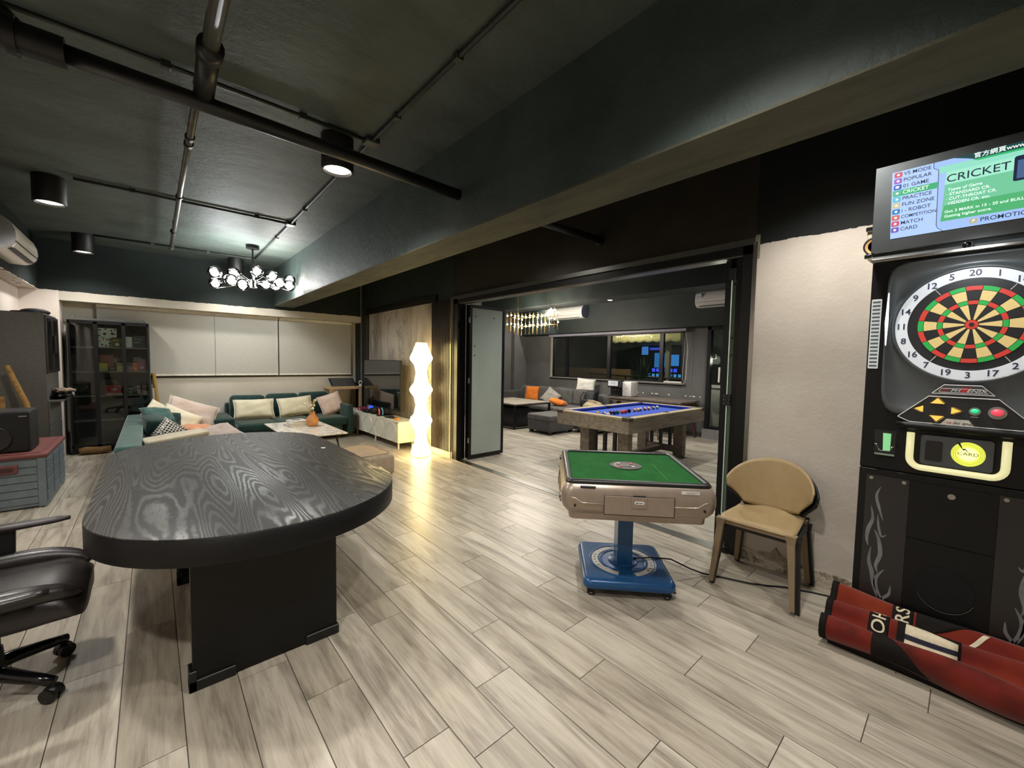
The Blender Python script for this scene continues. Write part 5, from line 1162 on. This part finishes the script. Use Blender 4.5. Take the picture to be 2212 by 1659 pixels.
def patch(s0, s1, y0, y1, m_, off=.0022, nu=14, nv=6, name='printed_patch', skew=0): B().grid(lambda u, v: mat_s(s0+(s1-s0)*u, y1+skew*u+(y0-y1)*v, off), nu, nv, .001).obj(name, m_, t, True)
B().grid(lambda u, v: mat_s(u, .422+.03*v, .003), 60, 2, .012).obj('mat_binding', MBLK, t, True)
B().box(-.12, .13, -.44, .42, 0, .085).obj('mat_underside', MBLK, t)
B().loft([[(-.13, .425, .02), (-.13, -.45, .02), (-.13, -.45, .1), (-.13, .425, .1)], [(-.1, .42, 0.0), (-.1, -.45, 0), (-.1, -.45, .1), (-.1, .42, .1)]]).obj('mat_base', MBLK, t)
def tri(s0, s1, y0, y1, m_, off=.0018): B().grid(lambda u, v: mat_s(s0+(s1-s0)*u, y0+(y1-y0)*((1-v)*(1-u)), off), 12, 6, .0008).obj('printed_triangle', m_, t, True)
tri(.02, .38, .24, .03, MBLK); patch(.42, .64, .16, -.06, MBLK, .0015); tri(.98, .7, .1, -.12, MBLK)
patch(.42, .62, .13, -.05, MWH); patch(.475, .51, .13, -.05, M('mat_navy', '#1b1c30', .85), .003); tri(.62, .57, -.05, .06, MBLK, .0032); patch(.78, .92, -.08, -.1, MWH, skew=-.05)
ML = sum((Vector(prof[i+1])-Vector(prof[i])).length for i in range(len(prof)-1))
patch(.41, .66, .27, .19, MBLK, .0024); patch(.76, .98, .19, .11, MBLK, .0024)
for s0, y0, word, sz in ((.43, .228, 'OHS', .075), (.79, .148, 'RS', .075)):
    o = text(word, sz, MWH, t, (0, 0, 0), (0, 0, 0), .0006, 'LEFT', bold=.01)
    for v in o.data.vertices: v.co = Vector(mat_s(s0+v.co.x/ML, y0+v.co.y, .0042+v.co.z))
B().tube([(2.62, -.32, .006), (2.5, -.3, .006), (2.42, -.36, .006), (2.46, -.5, .006), (2.6, -.6, .006)], .007, 7).obj('floor_cable', BLACKPL, None, True, label='looped black cable on the floor at the lower right edge', cat='cable')

# ================================================================== second room
# window with sliding sashes, roller shade, sill
WF = M('window_aluminium', '#15151a', .4, .2); SILL = M('sill_grey', '#77736c', .5)
w2 = struct('window_2', B().box(8.44, 8.62, 4.03, 7.94, 1.065, 1.095), SILL)
B().box(8.47, 8.55, 4.07, 4.11, 1.095, 2.2).box(8.47, 8.55, 7.83, 7.9, 1.095, 2.2).box(8.47, 8.55, 4.07, 7.9, 1.095, 1.12).box(8.47, 8.55, 4.07, 7.9, 2.17, 2.21).obj('window_frame', WF, w2)
B().box(8.455, 8.47, 7.83, 7.9, 1.095, 2.22).obj('frame_edge', M('grey_bead', '#9a968c', .5), w2)
for y in (4.58, 5.97, 7.33): B().box(8.48, 8.55, y-.045, y+.045, 1.1, 2.2).obj('mullion', WF, w2)
PANE = GLASS('window_pane', '#cfd6d2', .12)
for ya, yb in ((4.11, 4.54), (4.62, 5.93), (6.01, 7.29), (7.37, 7.83)): B().box(8.51, 8.514, ya, yb, 1.12, 2.17).obj('pane', PANE, w2)
B().box(8.5, 8.516, 4.56, 4.6, 1.55, 1.62, .004, 1).obj('latch', WHITEPL, w2); B().box(8.5, 8.516, 7.31, 7.35, 1.55, 1.62, .004, 1).obj('latch', WHITEPL, w2)
t = thing('window_blind', 'rolled-up grey shade above the second room window', 'blind', (8.42, 5.97, 2.2)); B().box(-.04, .03, -1.98, 1.95, 0, .065, .012).obj('cassette', M('shade_lilac', '#8d8b96', .5), t); B().cyl((-.005, -1.95, .02), (-.005, 1.93, .02), .028, n=14).obj('roll', M('shade_lilac', '#8d8b96', .5), t, 40)
B().tube([(-.02, -1.97, .03), (-.02, -2.02, -.4), (-.02, -2.0, -1.0), (-.02, -1.97, -1.12), (-.02, -1.93, -1.0), (-.02, -1.95, -.4), (-.02, -1.96, .03)], .004, 5).obj('pull_chain', RAIL, t, True)
small('whiteboard_eraser', 'small white marker tray on the right end of the window sill', 'tray', (8.46, 4.28, 1.095), [('tray', B().box(-.02, .02, -.2, .2, 0, .03, .004, 1), WHITEPL), ('eraser', B().box(-.021, .015, .03, .06, .03, .045), BLACKPL)])
# glazed side door on a step
dd = struct('door_2', B().box(8.42, 8.62, 2.25, 3.6, .0, .19), M('step_grey', '#8c8986', .6))
B().box(8.44, 8.56, 3.5, 3.57, .19, 2.28).box(8.44, 8.56, 2.25, 2.3, .19, 2.28).box(8.44, 8.56, 2.25, 3.57, 2.2, 2.28).obj('frame', WF, dd)
B().box(8.46, 8.53, 3.2, 3.29, .19, 2.2).box(8.46, 8.53, 2.3, 3.5, .19, .25).obj('stile', WF, dd); B().box(8.49, 8.494, 3.29, 3.5, .25, 2.2).obj('pane', PANE, dd); B().box(8.49, 8.494, 2.3, 3.2, .25, 2.2).obj('pane', PANE, dd); B().box(8.43, 8.46, 3.3, 3.33, 1.15, 1.45, .005).obj('handle', WHITEPL, dd)
# outside: patio wall, planks, awning, lit signs, planting
OUTW = M('patio_wall', '#3a3c3a', .8); OUTP = M('patio_plank', '#8a6c50', .6, 0, .4, .15, 6, stretch=(1, 6, 1))
struct('wall_patio', B().box(10.6, 10.7, -.5, 12.5, 0, 3.2), OUTW); struct('floor_patio', B().box(8.62, 14.5, -1, 12.5, -.12, 0), M('patio_floor', '#4a4946', .8)) 
ben = thing('patio_bench_wall', 'brown planked planter wall outside the window', 'planter', (9.6, 7.9, 0))
for k in range(5):
    for j in range(3): B().box(-.02, .02, -1.9+j*1.25+.01*k, -.66+j*1.25+.01*k, .3+k*.21, .5+k*.21, .004, 1).obj('plank', OUTP, ben)
B().box(.02, .4, -1.9, 1.85, 0, 1.3).obj('planter_box', OUTW, ben)
rl = thing('patio_rail', 'dark handrail running across outside the window', 'rail', (9.3, 5.4, 0)); B().tube([(0, -1.6, 1.14), (0, 1.8, 1.2)], .02, 8).obj('handrail', M('rail_brown', '#5a4a3a', .6), rl, True)
for y in (-1.5, -.5, .6, 1.7): B().cyl((0, y, 0), (0, y, 1.16), .02, n=8).obj('post', WF, rl, 40)
AWN = M('awning_cream', '#cfc28f', .8, 0, .2, .06)
aw = thing('scalloped_awning', 'cream awning with scalloped edge hanging outside the window', 'awning', (9.4, 5.55, 2.29))
B().grid(lambda u, v: (u*1.1, -.95+v*1.9, -.28*u), 6, 20, .01).obj('canopy', AWN, aw)
b = B(); nS = 60
for k in range(nS):
    pass
def val(u, v): 
    y = -.95+v*1.9; return (.0-.01*math.sin(y*9), y, -.02-(.2+.035*abs(math.sin(y*13)))*u)
B().grid(val, 3, 90, .006).obj('valance', AWN, aw, True)
B().tube([(.0, -.3, -.12), (.2, -.2, .05), (.5, .3, .05)], .025, 8).obj('support_arm', M('awning_arm', '#b9b2a0', .5), aw, True)
point(aw, (-.68, .2, .3), 75, .06, (1, .9, .72), 'added_patio_lamp'); B().box(-.78, -.7, .1, .3, .34, .4, .01).obj('added_patio_lamp', M('lamp_base', '#d8d2bd', .5), aw)  # added lamp and housing, unseen above the window, brightening awning and boards
SB = EM('sign_blue', '#3d5bff', 1.6, '#101a60'); SCY = EM('sign_cyan', '#4fb2ff', 1.1, '#104060')
for k, (y, z, n_, c, lab) in enumerate(((5.6, 1.29, 6, SB, 'upper row of square blue light boxes seen through the right window pane'), (5.72, 1.15, 9, SCY, 'lower row of pale blue light letters seen through the right window pane'))):
    sg = thing('light_sign', lab, 'sign', (10.0, y, z))
    for yy in (.1, -.12*n_+.0): B().cyl((.03, yy, -z), (.03, yy, .12), .015, n=8).obj('post', WF, sg, 40)
    for j in range(n_):
        cell = B().box(-.01, 0, -.045-j*.12, .045-j*.12, 0, .09, .006, 1).obj('light_box', c if k == 0 else M('sign_back', '#0c1620', .5), sg)
        if k: text('工■■中工中■■中'[j], .1, c, cell, (-.012, .045-j*.12, .045))
sc_ = thing('lit_shopfront', 'glowing blue shopfront panel far outside the window', 'shopfront', (10.5, 5.75, 1.0))
B().box(-.02, .02, -.7, .55, -1.0, 1.2).obj('panel', M('shop_dark', '#0e1518', .4), sc_)
for (y0, y1, z0, z1, c) in ((.3, .5, .75, .98, '#5f9bff'), (-.25, .1, .4, .8, '#3f8fe0'), (-.6, -.3, .45, .75, '#46a0ff'), (-.2, .25, .88, .95, '#4b62ff')): B().box(-.03, -.02, y0, y1, z0, z1).obj('lit_pane', EM('shop_'+c, c, .9, '#102030'), sc_)
post = thing('patio_post', 'pale timber post outside the right window pane', 'post', (9.75, 5.07, 0)); B().box(-.05, .05, -.05, .05, 0, 2.4).obj('shaft', M('post_tan', '#8d8270', .7), post); B().box(-.07, .07, -.07, .07, 0, .1).obj('foot', M('post_tan', '#8d8270', .7), post)
GRS = M('night_leaf', '#3c4a34', .8); _r6 = random.Random(4)
for (x, y, h, n_, sp, lab) in ((9.2, 4.65, 1.15, 40, .3, 'tall grass clump outside the right window pane'), (9.35, 5.55, 1.75, 60, .35, 'dark leafy shrub outside the right window pane'), (8.85, 7.98, 1.17, 26, .16, 'small green plant on the sill side outside the left window pane')):
    pl = thing('garden_plant', lab, 'plant', (x, y, 0)); b = B()
    for k in range(n_):
        a = _r6.uniform(0, 6.28); s = _r6.uniform(.2, 1)*sp; hh = h*_r6.uniform(.7, 1); w = .012+.01*_r6.random()
        q = [Vector((0, 0, hh*.35)), Vector((math.cos(a)*s*.5, math.sin(a)*s*.5, hh*.75)), Vector((math.cos(a)*s, math.sin(a)*s, hh))]
        tn = Vector((-math.sin(a), math.cos(a), 0))*w
        v = [b.bm.verts.new(q[0]-tn*.4), b.bm.verts.new(q[0]+tn*.4), b.bm.verts.new(q[1]+tn), b.bm.verts.new(q[2]), b.bm.verts.new(q[1]-tn)]
        b.bm.faces.new(v)
    b.obj('foliage', M('garden_green', '#4e8f4a', .7) if x < 9 else GRS, pl)['kind'] = 'stuff'; B().cyl((0, 0, 0), (0, 0, h*.5), .03, .02, n=8).obj('stem', M('plant_stem', '#4a3f30', .8), pl, 40)
cabx = thing('outdoor_cabinet', 'white slatted cabinet seen through the glazed side door', 'cabinet', (9.25, 3.75, 0))
B().box(-.2, .2, -.6, .5, 0, 1.0).obj('body', WHITEPL, cabx); B().box(-.22, .22, -.62, .52, 1.0, 1.05).obj('top', WHITEPL, cabx)
for k in range(9): B().box(-.21, -.2, -.57+k*.12, -.47+k*.12, .06, .95).obj('slat', WHITEPL, cabx)
B().box(-.63, -.58, -.28, -.2, 1.62, 1.72, .008).obj('added_lamp_box', M('lamp_base', '#d8d2bd', .5), cabx); point(cabx, (-.52, -.24, 1.6), 22, .1, (1, .92, .8), 'added_patio_lamp')  # added lamp and its box, there only to light the cabinet front

# lamps of the second room
t = thing('firefly_chandelier', 'gold rod chandelier with dozens of tiny lit bulbs in the second room', 'chandelier', (6.4, 6.6, 3.13))
GR = M('gold_rod', '#b8924a', .25, .9); FB = EM('firefly_bulb', '#ffe9b4', 22, '#fff0c0')
B().box(-.08, .08, -.5, .5, -.03, 0, .004, 1).obj('ceiling_plate', GR, t)
fbm = B().sph((0, 0, 0), .018, 10, 7).mesh('bulb', True); rodm = B().cyl((0, 0, 0), (0, 0, .46), .0045, n=6).mesh('rod'); knm = B().sph((0, 0, 0), .01, 8, 6).mesh('knob', True); _r7 = random.Random(2)
ys = [-.66+.19*k for k in range(8)]
for k, y in enumerate(ys):
    for x in ((-.14, -.02, .1) if k % 2 else (-.08, .04, .15)):
        dz = _r7.uniform(-.03, .03); rd = link('rod', rodm, GR, t, (x, y, -1.0+dz+(.08 if abs(y) > .6 else 0)))
        for zz in (.18, .38): link('bulb', fbm, FB, rd, (.012, 0, zz)); link('knob', knm, GR, rd, (0, 0, zz+.05))
for z in (-.62, -.82):
    for x in (-.1, .1): B().cyl((x, -.68, z), (x, .69, z), .004, n=6).obj('rail', GR, t)
for y in (-.45, .45): B().cyl((0, y, -.03), (0, y, -.62), .004, n=6).obj('suspension', GR, t)
point(t, (0, -.35, -.75), 62, .04, (1, .93, .82)); point(t, (0, .35, -.75), 62, .04, (1, .93, .82))
def recessed(x, y, z, p, lab):
    t = thing('recessed_spot', lab, 'ceiling lamp', (x, y, z), group='recessed spots in the second room'); B().lathe([(.06, 0), (.06, -.006), (.045, -.008), (.04, -.002), (.001, -.001)], 24).obj('rim', WHITEPL, t, 40); B().cyl((0, 0, -.003), (0, 0, -.006), .04, n=20).obj('lens', LENS, t, 40); spot(t, (0, 0, -.03), p, 150, .6, .05)
recessed(7.17, 5.05, 2.808, 90, 'small recessed spot lit in the beam soffit above the pool table')
recessed(7.17, 2.2, 2.808, 80, 'recessed spot in the beam soffit hidden by the folding doors')
recessed(5.2, 3.3, 3.13, 150, 'recessed spot over the pool table, hidden by the door header')
recessed(4.6, 6.4, 3.13, 110, 'recessed spot near the second room side wall, hidden by the door header')
recessed(7.9, 7.9, 3.13, 60, 'recessed spot over the grey corner sofa, hidden by the beam')

# ------------------------------------------------------------------ pool table and balls
def mat_wood(name, a, b_, c):
    t = NT(name); t.set(.5, 0, .35); v = t.coord('Object', (1.2, 9, 9)); n = t.noise(v, 2.2, 6, .65, .8); n2 = t.noise(t.coord('Object', (6, 60, 60)), 1, 4)
    t.base(t.ramp(t.math('ADD', t.math('MULTIPLY', n, .75), t.math('MULTIPLY', n2, .25)), [(.34, a), (.52, b_), (.7, c)])); return t.m
RUST = mat_wood('rustic_oak', '#6b6256', '#8b8173', '#a69b8c'); BLUEF = M('blue_cloth', '#3f57b0', .85, 0, .15, .06, 20); BLUED = M('blue_cushion', '#22378f', .8, 0, .2, .08)
t = thing('pool_table', 'rustic oak pool table with blue cloth in the second room', 'pool table', (5.515, 3.385, 0))
LX, LY = 1.085, .595
for s in (-1, 1):
    B().box(-LX, LX, s*LY-.015 if s > 0 else -LY, LY if s > 0 else -LY+.015, .61, .785).obj('apron', RUST, t)
    a = B().box(s*LX-.015 if s > 0 else -LX, LX if s > 0 else -LX+.015, -LY+.015, LY-.015, .61, .785).obj('apron', RUST, t)
RT = M('rail_top_oak', '#b5a487', .45, 0, .4, .1, 10)
for s in (-1, 1):
    B().box(-LX, LX, min(s*LY, s*(LY-.1)), max(s*LY, s*(LY-.1)), .785, .81, .004, 1).obj('top_rail', RT, t)
    B().box(min(s*LX, s*(LX-.1)), max(s*LX, s*(LX-.1)), -LY+.1, LY-.1, .785, .81, .004, 1).obj('top_rail', RT, t)
    for xa, xb in ((-LX+.15, -.06), (.06, LX-.15)): B().box(xa, xb, min(s*(LY-.1), s*(LY-.145)), max(s*(LY-.1), s*(LY-.145)), .776, .808, .008).obj('cushion_rail', BLUED, t)
    B().box(min(s*(LX-.1), s*(LX-.145)), max(s*(LX-.1), s*(LX-.145)), -LY+.15, LY-.15, .776, .808, .008).obj('cushion_rail', BLUED, t)
B().box(-LX+.1, LX-.1, -LY+.1, LY-.1, .74, .768).obj('bed_cloth', BLUEF, t)
PK = M('pocket_black', '#151516', .5)
for sx in (-1, 0, 1):
    for sy in (-1, 1):
        x, y = sx*(LX-.11), sy*(LY-(.11 if sx else .09))
        pk = B().lathe([(.055, .811), (.062, .805), (.06, .77), (.045, .768), (.044, .765), (.001, .765)], 20, (x, y, 0)).obj('pocket', PK, t, True)
        if sx: B().box(min(sx*(LX-.1), sx*(LX+.004)), max(sx*(LX-.1), sx*(LX+.004)), min(sy*(LY-.1), sy*(LY+.004)), max(sy*(LY-.1), sy*(LY+.004)), .765, .8145, .004, 1).obj('corner_cap', M('corner_cap', '#4a4238', .4), t)
SPN = M('spindle_black', '#121312', .45)
for xc in (-.68, .905):
    for yc in (-.29, .36): B().box(xc-.055, xc+.055, yc-.08, yc+.08, .02, .61).box(xc-.05, xc+.05, yc-.07, yc+.07, 0, .02).obj('leg', RUST, t)
    for yc in (-.13, .035, .2): B().box(xc-.022, xc+.022, yc-.022, yc+.022, .16, .61).obj('spindle', SPN, t)
    B().box(xc-.04, xc+.04, -.21, .28, .06, .16).obj('stretcher', RUST, t)
B().box(-.62, .85, .0, .07, .06, .14).obj('long_stretcher', RUST, t)
balls = [(4.63, 3.41, '#e0a92c', 0, 'solid yellow ball nearest the left cushion'), (4.67, 3.33, '#20306e', 1, 'dark blue striped ball beside the cue ball'), (4.64, 3.245, '#e6dfcb', 2, 'plain white cue ball'),
         (4.86, 3.36, '#5a2028', 0, 'maroon ball left of the dark blue pair'), (4.91, 3.33, '#1f2a5c', 0, 'solid dark blue ball beside the green one'), (4.99, 3.33, '#1c5a50', 0, 'solid green ball'),
         (5.09, 3.32, '#d0593a', 0, 'orange red ball left of the crimson ball'), (5.175, 3.32, '#c03440', 0, 'crimson ball left of the black ball'), (5.27, 3.32, '#111218', 0, 'black eight ball in the middle of the row'),
         (5.43, 3.33, '#c8603c', 1, 'orange striped ball after the black ball'), (5.53, 3.33, '#d99c2c', 1, 'yellow striped ball in the row'), (5.61, 3.34, '#26387c', 1, 'blue striped ball after the yellow stripe'),
         (5.72, 3.33, '#7a2c34', 1, 'maroon striped ball right of the middle'), (5.83, 3.33, '#cf4a44', 1, 'red striped ball third from the far end'), (5.97, 3.33, '#22304c', 1, 'navy striped ball second from the far end'), (6.1, 3.335, '#5f8a78', 1, 'green striped ball at the far end of the row')]
BR = .0286; bms = B().sph((0, 0, 0), BR, 18, 12).mesh('ball_core', True); IV = M('ball_ivory', '#e4dcc4', .12)
for (x, y, c, st_, lab) in balls:
    t = thing('billiard_ball', lab+' on the blue cloth', 'ball', (x, y, .768+BR), rot=(.6, .3, .2), group='billiard balls on the pool table')
    link('sphere', bms.copy(), M('ball'+c, c, .12, 0, .5, .02) if st_ != 1 else IV, t)
    if st_ == 1:
        B().lathe([(BR*math.cos(a)*1.004, BR*math.sin(a)*1.004) for a in [R(-28+8*k) for k in range(8)]], 20).obj('stripe', M('ball'+c, c, .12, 0, .5, .02), t, True)
    if st_ != 2: B().prism(circ(.009, 12), BR*.955, BR*1.004).obj('number_disc', IV, t)
small('blue_chalk', 'small pale chalk cube on the blue cloth near the cue ball', 'chalk', (4.72, 3.1, .768), [('cube', B().box(-.011, .011, -.011, .011, 0, .022), M('chalk_pale', '#b9c6dc', .8)), ('wrapper', B().box(-.0115, .0115, -.0115, .0115, 0, .014), WHITEPL)])

# ------------------------------------------------------------------ grey corner sofa, ottoman, cushions, tables
GSO = velvet('charcoal_fabric', '#3b3a39', '#4a4948'); GSO2 = velvet('charcoal_fabric_light', '#4a4947', '#5c5a57')
t = thing('grey_sofa', 'long charcoal fabric sofa under the second room window', 'sofa', (7.95, 7.2, 0))
soft(-.75, .5, -1.35, 1.75, .08, .3, .04).obj('base', GSO, t, True)
for k in range(3): soft(-.78, .25, -1.33+k*1.02, -1.33+(k+1)*1.02-.008, .29, .42, .045).obj('seat_cushion', GSO2, t, True)
soft(.3, .5, -1.4, 1.75, .08, .6, .05).obj('back', GSO, t, True)
for k in range(4):
    b = soft(.05, .28, -1.12+k*.66, -1.12+(k+1)*.66-.015, .4, .82, .08)
    for v in b.bm.verts: v.co.x += .14*(v.co.z-.4); v.co.z += .012*math.sin(v.co.y*9+k)
    b.obj('back_cushion', GSO2, t, True)
b = soft(.08, .3, -1.6, -1.15, .4, .74, .08); b.obj('back_cushion', GSO2, t, True)
soft(-.75, .5, 1.5, 1.78, .08, .66, .05).obj('arm', GSO, t, True)
t = thing('grey_ottoman', 'square charcoal ottoman in front of the grey sofa', 'ottoman', (6.42, 5.93, 0))
soft(-.4, .36, -.33, .33, .06, .29, .02).obj('body', GSO, t, True); soft(-.41, .37, -.34, .34, .28, .4, .03).obj('top_cushion', GSO2, t, True)
for x in (-.33, .3):
    for y in (-.27, .27): B().box(x-.04, x+.04, y-.03, y+.03, 0, .07).obj('foot', BLACKPL, t)
t = thing('grey_ottoman', 'second charcoal ottoman joining the sofa, mostly behind the pool table', 'ottoman', (7.2, 5.42, 0))
soft(-.4, .42, -.35, .35, .06, .29, .02).obj('body', GSO, t, True); soft(-.41, .43, -.36, .36, .28, .4, .03).obj('top_cushion', GSO2, t, True)
OR2 = velvet('orange_fabric', '#cf6a1c', '#e07f2c'); GP2 = velvet('pale_grey_fabric', '#8f8a82', '#a39e96'); WH2 = velvet('white_fabric', '#c9c6bd', '#d8d5cc')
pillow('orange cushion standing against the back of the grey sofa', .42, .42, .14, (7.92, 8.08, .62), (R(74), 0, R(-68)), OR2, 10)
pillow('pale grey cushion tilted on its corner on the grey sofa', .42, .42, .13, (7.8, 7.25, .58), (R(70), R(35), R(-66)), GP2, 11)
pillow('orange cushion lying flat on the grey sofa seat', .42, .4, .16, (7.55, 6.75, .5), (R(14), R(8), R(20)), OR2, 12)
pillow('white cushion propped on top of the grey sofa back', .5, .36, .13, (8.22, 6.45, .92), (R(80), R(4), R(-72)), WH2, 13)
bpk = thing('black_backpack', 'black backpack slumped against the grey sofa back', 'bag', (7.75, 5.95, .42))
b = soft(-.12, .12, -.16, .16, 0, .42, .07)
for v in b.bm.verts: v.co.x += .3*(v.co.z-.1); v.co.y *= 1-.35*max(0, v.co.z-.2)
b.obj('body', M('backpack_nylon', '#1b1c1f', .6, 0, .4, .2, 20, .4), bpk, True); soft(-.19, -.09, -.12, .12, .02, .22, .04).obj('pocket', M('backpack_nylon', '#1b1c1f', .6, 0, .4, .2, 20, .4), bpk, True)
B().tube([(-.1, .1, .38), (-.2, .12, .3), (-.2, .12, .1), (-.12, .12, .02)], .018, 8).obj('strap', M('backpack_strap', '#2a2b2e', .6), bpk, True)
tb = thing('canvas_tote', 'slumped beige canvas tote on the second ottoman', 'bag', (7.28, 5.5, .4))
b = B().sph((0, 0, .12), .22, 20, 12, (.85, 1.15, .62))
for v in b.bm.verts: v.co.z = max(0, v.co.z)+.015*math.sin(v.co.x*22)+.01*math.sin(v.co.y*18)
b.obj('body', M('canvas_beige', '#9d8f72', .8, 0, .3, .15, 12, .4), tb, True); B().tube([(.0, .15, .2), (-.06, .08, .27), (-.08, -.06, .27), (0, -.16, .19)], .012, 7).obj('handle', M('canvas_beige', '#9d8f72', .8), tb, True)
STO = M('table_top_greige', '#8d8478', .5, 0, .4, .1, 8)
t = thing('low_lounge_table', 'low greige topped table on a black frame beside the grey ottoman', 'table', (6.49, 7.24, 0))
B().box(-.57, .57, -.67, .67, .54, .562).obj('table_top', STO, t); B().box(-.575, .575, -.675, .675, .515, .54).obj('frame', BLACKMET, t)
for x in (-.55, .55):
    for y in (-.65, .65): B().box(x-.02, x+.02, y-.02, y+.02, 0, .515).obj('leg', BLACKMET, t)
    B().box(x-.015, x+.015, -.65, .65, 0, .025).obj('foot_rail', BLACKMET, t)
B().box(-.55, .55, -.665, -.635, 0, .025).obj('foot_rail', BLACKMET, t)
small('black_stool_box', 'black upholstered cube stool tucked under the low lounge table', 'stool', (6.3, 7.1, 0), [('body', B().box(-.22, .25, -.35, .4, .03, .46, .03, 3), M('black_vinyl', '#16171b', .4)), ('base', B().box(-.2, .23, -.33, .38, 0, .03), BLACKPL)])
BARW = mat_wood('bar_walnut', '#544a42', '#6d625a', '#82766c')
t = thing('bar_table', 'long narrow walnut bar table along the far wall behind the pool table', 'table', (7.95, 4.5, 0))
B().box(-.3, .5, -.82, .85, .72, .76, .004, 1).obj('table_top', BARW, t); B().box(-.27, .47, -.78, .82, .67, .72).obj('apron', BARW, t)
for sx, sy in ((-1, -1), (-1, 1), (1, -1), (1, 1)): B().loft([[(sx*.2+.1+dx, sy*.7+dy, .68) for dx, dy in ((-.035, -.035), (.035, -.035), (.035, .035), (-.035, .035))], [(sx*.3+.1+dx, sy*.8+dy, 0) for dx, dy in ((-.022, -.022), (.022, -.022), (.022, .022), (-.022, .022))]]).obj('leg', M('walnut_leg', '#4a322b', .5), t)
for k, (x, y, lab) in enumerate(((7.35, 4.15, 'wooden stool behind the pool table spindles, right'), (7.3, 4.75, 'wooden stool behind the pool table spindles, left'))):
    t = thing('wooden_stool', lab, 'stool', (x, y, 0)); B().cyl((0, 0, .42), (0, 0, .45), .17, n=24).obj('seat', M('stool_seat', '#3a3632', .6), t, 40)
    for j in range(4):
        a = R(45+90*j); B().tube([(.11*math.cos(a), .11*math.sin(a), .42), (.17*math.cos(a), .17*math.sin(a), 0)], .015, 8).obj('leg', M('stool_leg', '#7d6a4e', .5), t, True)
t = thing('water_dispenser', 'black water dispenser with a white notice and coloured buttons', 'dispenser', (7.8, 5.27, .76), R(8))
B().box(-.12, .12, -.13, .13, 0, .02, .004, 1).box(.0, .12, -.13, .13, 0, .24, .008).box(-.14, .12, -.14, .14, .2, .36, .012).obj('body', BLACKPL, t); B().box(-.143, -.139, -.115, .12, .235, .345).obj('notice', M('notice_paper', '#c9cdd6', .6), t)
for k, c in enumerate(('#c98a80', '#d9dde6', '#8fa6d8')): B().box(-.004, .0, -.07+.06*(2-k), -.045+.06*(2-k), .13, .16).obj('button', M('disp'+c, c, .5), t)
for k in range(3): B().box(-.1430-.0006, -.143, -.06, .06, .31-k*.015, .313-k*.015).obj('notice_line', M('print_grey2', '#777777', .6), t)
small('white_machine', 'small white appliance beside the black water dispenser', 'appliance', (7.98, 5.02, .76), [('body', B().box(-.14, .14, -.11, .11, .01, .33, .012), WHITEPL), ('foot', B().box(-.12, .12, -.1, .1, 0, .012), BLACKPL), ('logo', B().box(-.1405, -.139, -.03, .03, .17, .18), M('print_grey2', '#777777', .6))])
for k, (y, lab) in enumerate(((5.32, 'white paper cup on the second ottoman, left of its pair'), (5.18, 'white paper cup on the second ottoman, right of its pair'))):
    t = thing('paper_cup', lab, 'cup', (6.93, y+.08, .4), group='paper cups'); B().lathe([(.03, 0), (.04, .1), (.042, .104), (.038, .104), (.028, .006), (.001, .006)], 20).obj('cup', WHITEPL, t, True); B().lathe([(.043, .102), (.043, .108), (.036, .112), (.001, .112)], 20).obj('lid', WHITEPL, t, 40)
